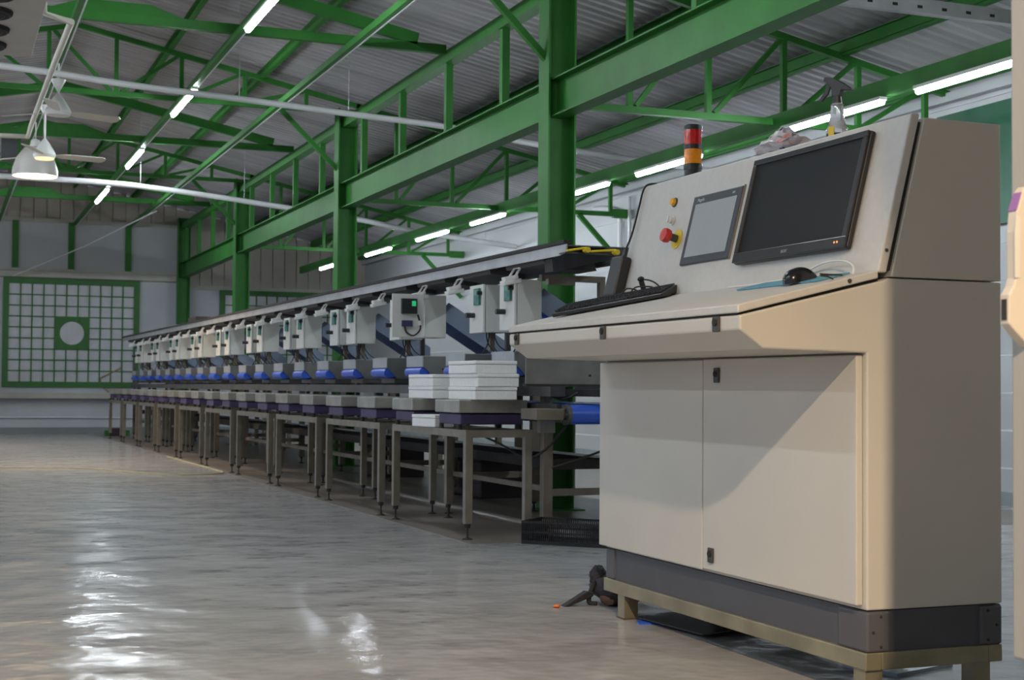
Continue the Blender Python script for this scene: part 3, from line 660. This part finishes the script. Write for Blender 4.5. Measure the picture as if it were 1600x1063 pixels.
# floor things beside the line
def crate(lx, ly, h, mt, nm, lab, loc, rz, grp=None):
    t = thing(nm, lab, 'crate', loc, rz, grp)
    m = MB(); m.box(-lx/2, lx/2, -ly/2, ly/2, 0, 0.006)
    for s in (-1, 1):
        m.box(-lx/2, lx/2, s*ly/2-0.004, s*ly/2+0.004, h-0.012, h); m.box(s*lx/2-0.004, s*lx/2+0.004, -ly/2, ly/2, h-0.012, h)
        m.box(-lx/2, lx/2, s*ly/2-0.003, s*ly/2+0.003, 0, 0.02); m.box(s*lx/2-0.003, s*lx/2+0.003, -ly/2, ly/2, 0, 0.02)
        m.box(-lx/2, lx/2, s*ly/2-0.003, s*ly/2+0.003, h*0.48, h*0.56)
        n = int(lx/0.012)
        for i in range(n+1): x = -lx/2+lx*i/n; m.box(x-0.002, x+0.002, s*ly/2-0.003, s*ly/2+0.003, 0.02, h-0.012)
        n = int(ly/0.012)
        for i in range(n+1): y = -ly/2+ly*i/n; m.box(s*lx/2-0.003, s*lx/2+0.003, y-0.002, y+0.002, 0.02, h-0.012)
        m.box(s*lx/2-0.003, s*lx/2+0.003, -ly/2, ly/2, h*0.48, h*0.56)
    m.build('basket', mt, t); return t
crate(0.56, 0.27, 0.125, mat('black_crate', (0.010,0.008,0.009), 0.6), 'plastic_crate', 'low black slatted crate on the floor beside the console', W(3.365, 7.185, 0), -0.80)
for i, (u, v) in enumerate(((4.22, 10.6), (4.22, 13.2))):
    t = thing('storage_bin', 'dark bin on the floor under the grading machine, %s one' % ('nearer' if i == 0 else 'farther'), 'bin', W(u, v, 0), SK, 'dark bins under the machine')
    MB().prism([(-0.22,-0.30),(0.22,-0.30),(0.22,0.30),(-0.22,0.30)], 'z', 0, 0.28).build('body', mat('dark_bin', (0.03,0.018,0.018), 0.6), t, bevel=0.01)
    MB().box(-0.235, 0.235, -0.315, 0.315, 0.275, 0.295).build('rim', BLACKM, t)

# ------------------------------------------------------------------ control console
CX, CY0, CY1, CB = 2.355, 3.327, 4.985, 2.81
st = thing('console_stand', 'low stainless tube stand under the grey control console', 'stand', (CX, CY0, 0))
m = MB(); a = 0.048
m.box(0-0.004, a, 0, CY1-CY0+0.01, 0.087, 0.135); m.box(CB-CX-a, CB-CX, 0, CY1-CY0, 0.087, 0.135)
m.box(a, CB-CX-a, 0, a, 0.087, 0.135); m.box(a, CB-CX-a, CY1-CY0-a, CY1-CY0, 0.087, 0.135); m.build('frame', mat('weathered_stainless', (0.30,0.27,0.18), 0.45, 0.6, 0.25, 7), st, bevel=0.003)
for x, y in ((0.002, 0.01), (CB-CX-0.09, 0.01), (0.002, 1.50), (CB-CX-0.06, 1.50)):
    l = MB().box(x, x+0.055, y, y+0.055, 0.004, 0.087).build('leg', MATS['weathered_stainless'], st)
    MB().box(x-0.004, x+0.059, y-0.004, y+0.059, 0, 0.005).build('foot_plate', mat('rusty_plate', (0.10,0.07,0.05), 0.7), l)
c = thing('control_console', 'tall light grey control console with sloping panel and overhanging desk', 'console', (0,0,0))
pl = MB().box(CX+0.006, CB-0.002, CY0+0.008, CY1-0.008, 0.135, 0.247).build('plinth', PLIN, c)
for x0, x1, y0, y1 in ((CX, CX+0.075, CY0, CY0+0.14), (CB-0.075, CB, CY0, CY0+0.075), (CX, CX+0.075, CY1-0.075, CY1), (CB-0.075, CB, CY1-0.075, CY1)):
    pc = MB().box(x0, x1, y0, y1, 0.136, 0.246).build('plinth_corner', mat('plinth_corner_grey', (0.085,0.085,0.092), 0.5), c, bevel=0.006)
m = MB()
for x in (CX+0.02, CX+0.045, CB-0.05, CB-0.02):
    for z in (0.150, 0.190, 0.232): 
        if (z == 0.19) == (x in (CX+0.02, CB-0.02)): m.cyl((x, CY0-0.003, z), (x, CY0+0.002, z), 0.004, n=8)
m.build('plinth_screws', BLACKM, c)
body = MB().prism([(CX,0.25),(CB,0.25),(CB,1.158),(2.425,1.158),(2.405,1.150),(1.957,1.044),(1.957,1.006),(2.029,0.957),(CX,0.951)], 'y', CY0, CY1).build('body', CONS, c, bevel=0.005)
MB().prism([(1.962,1.044),(2.405,1.151),(2.405,1.158),(1.962,1.051)], 'y', CY0+0.02, CY1-0.005).build('desk_seal', BLACKM, c)
MB().prism([(1.953,1.050),(2.395,1.157),(2.395,1.179),(1.953,1.073)], 'y', CY0+0.003, CY1).build('desk_lid', CONS2, c, bevel=0.004)
MB().cyl((2.30,CY0-0.001,1.146),(2.30,CY0+0.004,1.146),0.006,n=10).build('screw', STEELD, c)
def lock(x, y, z, parent, w=0.032, h=0.048):
    o = MB().box(x-0.008, x, y-w/2, y+w/2, z-h/2, z+h/2).build('lock', mat('lock_black', (0.06,0.058,0.055), 0.45, 0.3), parent, bevel=0.003)
    MB().cyl((x-0.012,y,z+0.005),(x-0.007,y,z+0.005),0.010,n=14).box(x-0.0125,x-0.0115,y-0.002,y+0.002,z-0.004,z+0.014).build('key_slot', BLACKM, o); return o
for y in (4.90, 4.165, 3.445): lock(1.957, y, 1.024, c, 0.034, 0.042)
dx = CX-0.022
d1 = MB().box(dx, CX-0.001, 3.345, 4.200, 0.262, 0.946).build('door', CONS, c, bevel=0.004)
d2 = MB().box(dx, CX-0.001, 4.204, 5.000, 0.258, 0.944).build('door', CONS, c, bevel=0.004)
lock(dx, 4.105, 0.893, d1); lock(dx, 4.140, 0.312, d1)
# upper housing and sloping panel door
MB().prism([(2.434,1.162),(2.545,1.612),(CB,1.612),(CB,1.162)], 'y', CY0, CY1).build('upper_housing', CONS, c, bevel=0.004)
MB().prism([(2.41,1.18),(2.515,1.60),(2.56,1.60),(2.46,1.18)], 'y', CY0+0.012, CY1-0.01).build('panel_seal', BLACKM, c)
pan = MB().prism([(2.391,1.173),(2.504,1.622),(2.534,1.622),(2.421,1.173)], 'y', CY0+0.002, CY1).build('sloping_panel', CONS2, c, bevel=0.005)
MB().cyl((2.420,CY0-0.001,1.235),(2.420,CY0+0.004,1.235),0.005,n=10).build('screw', STEELD, c)
# local frame of the sloping panel: a = along hall, b = up the slope, c = outwards
PO = Vector((2.394, 0, 1.184)); PU_ = Vector((0.110, 0, 0.438)).normalized(); PN_ = Vector((-PU_.z, 0, PU_.x)); PA = Vector((0, -1, 0))
def PM(y, b): # matrix: x -> image right (towards the camera, -Y), y -> up the slope, z -> outwards
    o = PO + PU_*b + Vector((0, y, 0)); M = Matrix((PA, PU_, PN_)).transposed().to_4x4(); M.translation = o; return M
def onp(o, y, b): o.matrix_world = PM(y, b); return o
# control buttons
def pbtn(nm, y, b, col, r, label):
    o = thing(nm, label, 'button'); del o['category']; del o['label']; o['label'] = label
    o.parent = c; o.matrix_world = PM(y, b)
    return o
o = MB().cyl((0,0,0.0),(0,0,0.004),0.018,n=20).cyl((0,0,0.004),(0,0,0.016),0.013,n=20,mi=1).build('push_button', [STEELD, AMB], c, smooth=40, label='amber push button'); o.matrix_local = PM(4.675, 0.352)
o = MB().cyl((0,0,0.0),(0,0,0.006),0.017,n=20).cyl((0,0,0.006),(0,0,0.018),0.013,n=20).box(-0.003,0.003,-0.012,0.012,0.018,0.026).build('selector_switch', WHITE, c, smooth=40, label='white selector switch'); o.matrix_local = PM(4.655, 0.280)
es = MB().cyl((0,0,0.0),(0,0,0.004),0.036,n=28).build('emergency_stop', YEL, c, smooth=40, label='red emergency stop on a yellow collar'); es.matrix_local = PM(4.59, 0.205)
MB().cyl((0,0,0.004),(0,0,0.032),0.014,n=18).build('stem', STEELD, es, smooth=40); MB().lathe([(0.014,0.03),(0.024,0.036),(0.027,0.048),(0.024,0.060),(0.012,0.063)], (0,0,0), 24).build('push_head', RED, es, smooth=40)
# touch panel
def text(body_, size, mt, parent, M, name='lettering', ext=0.0004):
    cu = bpy.data.curves.new(name, 'FONT'); cu.body = body_; cu.size = size; cu.extrude = ext; cu.align_x = 'LEFT'
    o = bpy.data.objects.new(name, cu); COL.objects.link(o); o.data.materials.append(mt)
    dg = bpy.context.evaluated_depsgraph_get(); me = bpy.data.meshes.new_from_object(o.evaluated_get(dg)); bpy.data.objects.remove(o)
    o = bpy.data.objects.new(name, me); COL.objects.link(o); o.parent = parent; o.matrix_local = M; return o
tp = MB().box(-0.168, 0.168, 0, 0.252, 0, 0.010).build('touch_panel', HMIF, c, bevel=0.004); tp.matrix_local = PM(4.345, 0.098)
MB().box(-0.142, 0.142, 0.026, 0.220, 0.0095, 0.0108).build('screen', HMI, tp)
MB().box(0.166, 0.172, -0.002, 0.256, 0, 0.006).build('edge_strip', STEEL, tp)
LG = mat('pale_lettering', (0.55,0.57,0.60), 0.4)
text('Magelis', 0.017, LG, tp, Matrix.Translation((-0.135, 0.229, 0.0102)))
text('XBT', 0.010, LG, tp, Matrix.Translation((0.105, 0.231, 0.0102)))
# signal tower
sg = MB().lathe([(0.036,0.0),(0.036,0.008),(0.033,0.010),(0.033,0.060)], (0,0,0), 28).build('signal_tower', BLACK, c, smooth=40, label='red and amber signal tower'); sg.location = (2.62, 4.80, 1.612)
MB().lathe([(0.035,0.06),(0.035,0.078),(0.0335,0.080),(0.0335,0.080)], (0,0,0), 28).build('collar', BLACK, sg, smooth=40)
MB().lathe([(0.033,0.080),(0.033,0.135)], (0,0,0), 28).build('amber_lens', AMBL, sg, smooth=40)
MB().lathe([(0.0345,0.135),(0.0345,0.153)], (0,0,0), 28).build('collar', BLACK, sg, smooth=40)
MB().lathe([(0.033,0.153),(0.033,0.208)], (0,0,0), 28).build('red_lens', REDL, sg, smooth=40)
MB().lathe([(0.0345,0.208),(0.0345,0.224),(0.028,0.228)], (0,0,0), 28).build('cap', BLACK, sg, smooth=40)
# monitor
mo = thing('monitor', 'black flat monitor mounted on the sloping console panel', 'monitor'); mo.matrix_world = PM(3.790, 0.066)
mw, mh = 0.315, 0.354
fr = MB(); fr.box(-mw, mw, 0, mh, 0.002, 0.022); fr.build('casing', BLACK, mo, bevel=0.006)
fr = MB(); b = 0.022
fr.box(-mw+0.002, mw-0.002, 0.002, 0.034, 0.022, 0.030); fr.box(-mw+0.002, mw-0.002, mh-b, mh-0.002, 0.022, 0.030); fr.box(-mw+0.002, -mw+b, 0.034, mh-b, 0.022, 0.030); fr.box(mw-b, mw-0.002, 0.034, mh-b, 0.022, 0.030)
fr.build('bezel', mat('bezel_black', (0.02,0.02,0.024), 0.28), mo, bevel=0.002)
MB().box(-mw+b, mw-b, 0.034, mh-b, 0.0225, 0.0245).build('screen', SCREEN, mo)
text('acer', 0.020, mat('logo_grey', (0.5,0.5,0.52), 0.3, 0.5), mo, Matrix.Translation((-0.022, 0.011, 0.0302)), 'logo')
MB().cyl((0.262,0.018,0.0300),(0.262,0.018,0.0308),0.003,n=8).cyl((0.276,0.018,0.0300),(0.276,0.018,0.0308),0.003,n=8).build('power_light', mat('orange_light', (1,0.25,0.05), 0.4, emit=(1,0.22,0.04), es=2.5), mo)
# desk things: frame of the sloping desk
DZ = lambda x: 1.073 + (x-1.953)*(0.106/0.442)
DT = math.atan(0.106/0.442)
def DM(x, y, rz=0.0, up=0.0): return Matrix.Translation((x, y, DZ(x)+up)) @ Matrix.Rotation(-DT, 4, 'Y') @ Matrix.Rotation(rz, 4, 'Z')
kb = thing('keyboard', 'black keyboard lying askew on the left part of the desk', 'keyboard'); kb.matrix_world = DM(2.215, 4.665, -0.60+pi/2*0, 0.0)
# keyboard local: x = depth (away from the operator), y = length
kb.matrix_world = DM(2.235, 4.66, 0.62, 0.001)
MB().prism([(-0.07,0.004),(0.07,0.004),(0.07,0.030),(0.055,0.032),(-0.07,0.018)], 'y', -0.225, 0.225).build('case', BLACK, kb, bevel=0.003)
m = MB()
for i in range(6):
    for j in range(20):
        if i == 0 and 5 < j < 13: continue
        x, y = -0.058+0.0205*i, -0.215+0.0218*j; z = 0.020+(x+0.07)*0.11; m.box(x, x+0.016, y, y+0.018, z, z+0.006)
m.box(-0.058, -0.042, -0.215+0.0218*6, -0.215+0.0218*13-0.004, 0.020, 0.027)
m.build('keys', BLACK, kb)
mp = MB().box(-0.055, 0.055, -0.22, 0.22, 0.0, 0.005).build('mouse_pad', LBLUE, None, bevel=0.001); mp.matrix_world = DM(2.325, 3.66, 0.0, 0.001); tag(mp, 'thin light blue mouse pad at the right end of the desk', 'mouse pad')
ms = thing('mouse', 'black computer mouse on the blue pad', 'mouse'); ms.matrix_world = DM(2.292, 3.56, 0.10, 0.0065)
m = MB(); nu, nv = 14, 16; vs = []
for i in range(nu+1):
    s_ = -1 + 2*i/nu; hw = 0.031*(1-abs(s_)**3.2)**0.5 if abs(s_) < 1 else 0.0; hz = 0.040*max(0.12, 1-abs(s_+0.1)**2.6*0.80)
    for j in range(nv): a_ = pi*j/(nv-1); vs.append((s_*0.056, hw*cos(a_), hz*sin(a_)**0.75 if 0 < j < nv-1 else 0.0))
m.add(vs, [(i*nv+j, i*nv+j+1, (i+1)*nv+j+1, (i+1)*nv+j) for i in range(nu) for j in range(nv-1)] + [(i*nv, (i+1)*nv, (i+2)*nv-1, (i+1)*nv-1) for i in range(nu)])
m.build('shell', mat('mouse_black', (0.012,0.013,0.018), 0.22), ms, smooth=60)
MB().cyl((-0.034,-0.004,0.030),(-0.034,0.004,0.030),0.005,n=12).build('wheel', STEELD, ms)
o = MB().tube(smoothpath([DM(x, y, 0, h) @ Vector((0,0,0)) for x, y, h in ((2.352,3.55,0.014),(2.365,3.50,0.006),(2.33,3.41,0.006),(2.225,3.355,0.022),(2.245,3.35,0.014),(2.26,3.348,0.004))], 6), 0.0022, 6).build('mouse_cable', BLACKM); tag(o, 'short dark cable curling from the mouse at the desk edge', 'cable')
o = MB().tube(smoothpath([DM(x, y, 0, h) @ Vector((0,0,0)) for x, y, h in ((2.37,4.10,0.004),(2.375,3.90,0.004),(2.378,3.72,0.012),(2.38,3.58,0.040),(2.375,3.47,0.040),(2.36,3.40,0.024),(2.34,3.37,0.004))], 6), 0.003, 6).build('white_cable', WHITE); tag(o, 'white cable looping behind the mouse on the desk', 'cable')
# black upright box with its cord, at the left end of the desk
bx = thing('adapter_box', 'black slim upright box leaning at the left end of the desk', 'box'); bx.matrix_world = PM(4.975, 0.006) 
MB().box(-0.045, 0.050, 0, 0.155, 0.003, 0.045).build('housing', BLACK, bx, bevel=0.006)
MB().cyl((0.020,0.155,0.025),(0.020,0.185,0.024),0.009,n=12).build('plug', BLACK, bx, smooth=40)
MB().tube(smoothpath([(0.020,0.185,0.024),(0.022,0.25,0.014),(0.020,0.36,0.010),(0.022,0.42,0.010),(0.035,0.445,0.006),(0.06,0.453,-0.01),(0.075,0.452,-0.03)],6),0.004,8).build('cord', BLACKM, bx)
cb2 = thing('cable_coil', 'black plug with thin curling cables behind the keyboard', 'cable'); cb2.matrix_world = DM(2.375, 4.70, 0, 0.0)
MB().cyl((0,0,0.02),(-0.004,0,0.065),0.010,n=12).lathe([(0.004,-0.008),(0.012,-0.004),(0.013,0.004),(0.006,0.010)], (-0.004,0,0.072), 12).build('plug', BLACK, cb2, smooth=40)
MB().tube(smoothpath([(0,0.0,0.07),(0,-0.05,0.065),(0,-0.10,0.05),(-0.01,-0.16,0.02),(-0.03,-0.18,0.006),(-0.03,-0.15,0.010),(-0.01,-0.10,0.035),(-0.01,-0.03,0.045),(-0.01,0.05,0.045),(-0.02,0.09,0.02)],5),0.003,6).tube(smoothpath([(0,0.02,0.02),(-0.01,0.06,0.04),(-0.01,0.12,0.045),(-0.01,0.17,0.03),(-0.02,0.21,0.006)],5),0.003,6).build('thin_cable', BLACKM, cb2)
# things on top of the console
sp = thing('spray_bottle', 'clear spray bottle with black trigger standing on the console top', 'bottle', (2.58, 3.80, 1.612), radians(-60))
MB().lathe([(0.030,0.0),(0.034,0.004),(0.034,0.030)], (0,0,0), 24).build('base_liquid', BLACK, sp, smooth=40)
MB().lathe([(0.034,0.031),(0.035,0.045),(0.030,0.052),(0.024,0.075),(0.019,0.115),(0.020,0.122),(0.013,0.128)], (0,0,0), 24).build('bottle_body', GLASSP, sp, smooth=40)
MB().box(-0.012, 0.006, -0.0365, -0.030, 0.004, 0.05).build('label_patch', YEL, sp)
hd = MB(); hd.cyl((0,0,0.125),(0,0,0.150),0.015,0.013,n=18)
hd.prism([(-0.014,0.148),(0.014,0.148),(0.018,0.165),(0.050,0.160),(0.052,0.166),(0.022,0.188),(-0.005,0.205),(-0.038,0.212),(-0.042,0.200),(-0.028,0.190),(-0.016,0.176)], 'y', -0.012, 0.012)
hd.build('spray_head', BLACK, sp, bevel=0.002)
MB().prism([(-0.030,0.192),(-0.020,0.188),(-0.030,0.160),(-0.052,0.138),(-0.058,0.142),(-0.042,0.165)], 'y', -0.006, 0.006).build('trigger', BLACK, sp)
bg = thing('plastic_bag', 'crumpled clear bag with pink contents on the console top', 'bag', (2.585, 4.12, 1.620))
m = MB(); random.seed(3); n1, n2 = 26, 12; vs = []
for i in range(n2+1):
    ph = (pi/2)*i/n2
    for j in range(n1):
        th = 2*pi*j/n1; r = 1+0.16*sin(5*th+2*i)+0.12*random.uniform(-1,1)
        vs.append((0.075*r*cos(th)*cos(ph)**0.7, 0.135*r*sin(th)*cos(ph)**0.7, 0.012+0.066*sin(ph)**1.3*(1+0.15*random.uniform(-1,1)) + (0.025 if i > n2-2 else 0)))
vs = [(x, y, max(0.001, z-0.012)) for x, y, z in vs]
m.add(vs, [(i*n1+j, i*n1+(j+1)%n1, (i+1)*n1+(j+1)%n1, (i+1)*n1+j) for i in range(n2) for j in range(n1)])
bm_ = m.build('bag_film', mat('bag_film', (0.85,0.85,0.9), 0.3, 0, 0.05, 20, trans=0.45), bg, smooth=30)
def blob(nm, mt, par, loc, sx, sy, sz, sd, rough=0.2, n=14):
    random.seed(sd); m = MB(); vs = []; k = n//2
    for i in range(k+1):
        ph = -pi/2+pi*i/k
        for j in range(n):
            th = 2*pi*j/n; r = 1+rough*random.uniform(-1,1)
            vs.append((loc[0]+sx*r*cos(th)*cos(ph), loc[1]+sy*r*sin(th)*cos(ph), max(loc[2]-sz*0.98, loc[2]+sz*r*sin(ph))))
    m.add(vs, [(i*n+j, i*n+(j+1)%n, (i+1)*n+(j+1)%n, (i+1)*n+j) for i in range(k) for j in range(n)])
    return m.build(nm, mt, par, smooth=50)
blob('pink_packet', PINK, bg, (0.0,-0.03,0.034), 0.05, 0.07, 0.032, 4); blob('red_packet', mat('brick_packet', (0.45,0.10,0.06), 0.6), bg, (-0.02,0.065,0.022), 0.03, 0.03, 0.02, 5)
MB().box(-0.055,-0.045,-0.085,-0.03,0.003,0.014).build('dark_strip', mat('navy_strip', (0.03,0.03,0.15)), bg)
o = MB().tube(smoothpath([(2.56,3.47,1.622),(2.56,3.44,1.640),(2.57,3.40,1.645),(2.58,3.36,1.636),(2.585,3.345,1.6235)],5),0.010,6).build('yellow_tag', mat('pale_yellow', (0.6,0.5,0.25), 0.6)); tag(o, 'pale yellowish scrap on the console top near its right edge', 'scrap')
bpy.data.objects.remove(o)
# under the console
t = thing('tool_bag', 'black strapped tool bag on the floor by the console leg', 'bag', (2.47, 5.20, 0))
blob('pouch', CLOTH, t, (0.03,-0.02,0.065), 0.10, 0.13, 0.065, 8, 0.12, 18)
blob('hood', CLOTH, t, (-0.035,0.02,0.105), 0.035, 0.035, 0.045, 9, 0.12, 16)
MB().prism([(-0.20,0.0),(-0.10,0.055),(-0.07,0.050),(-0.075,0.035),(-0.18,-0.0+0.0)], 'y', -0.02, 0.02).build('strap', CLOTH, t, bevel=0.003)
blob('leather_patch', BRWN, t, (-0.02,-0.05,0.03), 0.03, 0.05, 0.028, 11, 0.15)
MB().tube(smoothpath([(-0.05,0.0,0.11),(-0.075,0.0,0.06),(-0.085,0.0,0.012),(-0.06,-0.02,0.006)],5),0.010,8).build('strap', CLOTH, t)
t = blob('orange_scrap', ORNG, None, (0,0,0.006), 0.014, 0.012, 0.006, 12); t.location = (2.237, 5.175, 0); tag(t, 'tiny orange scrap on the floor left of the tool bag', 'scrap')
t = thing('sheet_metal_offcut', 'dark thin metal sheet lying on the floor under the console', 'metal sheet', (2.56, 4.60, 0), 0.35)
MB().prism([(-0.20,-0.17),(0.24,-0.20),(0.26,0.22),(-0.10,0.24)], 'z', 0.012, 0.016).build('sheet', mat('dark_sheet', (0.045,0.045,0.04), 0.35, 0.6), t); MB().box(-0.1,0.1,-0.1,0.1,0,0.012).build('packing_strip', BLACKM, t)
t = MB().prism([(-0.06,-0.03),(0.03,-0.05),(0.06,0.0),(0.02,0.05),(-0.04,0.03)], 'z', 0.0, 0.006).build('blue_rag', mat('blue_rag', (0.02,0.10,0.55), 0.7)); t.location = (2.42, 4.74, 0); tag(t, 'bright blue rag on the floor under the console', 'rag')
t = MB().box(-0.14,0.14,-0.10,0.10,0,0.010).build('steel_plate', mat('pale_plate', (0.28,0.32,0.35), 0.35, 0.4)); t.location = (2.76, 3.74, 0); t.rotation_euler = (0,0,0.3); tag(t, 'pale flat plate on the floor under the right end of the console', 'plate')

# ------------------------------------------------------------------ cabinet at the right edge of the picture
fc = thing('switch_cabinet', 'grey cabinet cut by the right edge of the picture, white handle on its door', 'cabinet', (1.75, 2.046, 0))
MB().box(0, 0.5, -0.9, 0, 0.385, 2.30).build('carcass', mat('grey_paint_shaded', (0.33,0.325,0.31), 0.45, 0, 0.03, 2.5), fc, bevel=0.004)  # same paint as the console, colour darkened for the weaker light here
MB().box(0.03, 0.47, -0.87, -0.03, 0.25, 0.36).build('plinth', BLACKM, fc)
for x in (0.03, 0.45):
    for y in (-0.06, -0.87):
        MB().cyl((x+0.012,y,0.36),(x+0.012,y,0.385),0.014,n=10).build('spacer', WHITE, fc)
        MB().box(x-0.005, x+0.03, y-0.03, y+0.02, 0.0, 0.25).build('leg', BLACKM, fc)
hh = thing('h', '', ''); bpy.data.objects.remove(hh)
hp = [(-0.034,0.955),(-0.044,0.965),(-0.044,1.015),(-0.034,1.030),(-0.030,1.045),(-0.030,1.125),(-0.026,1.160),(-0.014,1.195),(-0.006,1.205),(0.0,1.205),(0.0,0.925)]
hb = MB().prism(hp, 'y', -0.046, -0.022).build('swing_handle', mat('handle_cream', (0.52,0.48,0.42), 0.35), fc, bevel=0.004, label='white swing handle')
MB().prism([(-0.0325,1.045),(-0.0325,1.125),(-0.029,1.155),(-0.020,1.150),(-0.022,1.045)], 'y', -0.0475, -0.0455).build('grip_inset', ENCL, hb)
MB().box(-0.0455, -0.0435, -0.040, -0.028, 0.972, 1.008).build('key_slot', BLACKM, hb)
MB().prism([(-0.0275,1.162),(-0.0155,1.194),(-0.012,1.194),(-0.024,1.162)], 'y', -0.044, -0.024).build('sticker', mat('violet_sticker', (0.25,0.12,0.35), 0.3), hb)
bpy.context.view_layer.update()
o = MB().tube(smoothpath([(-0.6,15.9,0.006),(0.23,15.63,0.006),(0.95,15.33,0.006),(1.47,14.97,0.006),(1.86,14.11,0.006),(2.17,13.82,0.006),(2.55,14.0,0.006),(2.58,14.7,0.006),(2.55,15.8,0.006),(2.52,17.4,0.006)],5), 0.007, 6).build('floor_hose', mat('pale_hose', (0.45,0.38,0.22), 0.5)); tag(o, 'thin pale hose curving over the floor beside the far stand tables', 'hose')
t = thing('tool_case', 'small dark case with green ends on the floor by the farthest stand table', 'case', (2.74, 24.6, 0))
MB().box(-0.12, 0.14, -0.10, 0.10, 0.0, 0.13).build('body', mat('dark_case', (0.03,0.02,0.03), 0.6), t, bevel=0.01)
MB().box(-0.19, -0.121, -0.08, 0.08, 0.0, 0.09).build('green_end', GREEN, t); MB().box(0.141, 0.20, -0.08, 0.08, 0.0, 0.09).build('green_end', GREEN, t)
bpy.context.view_layer.update()
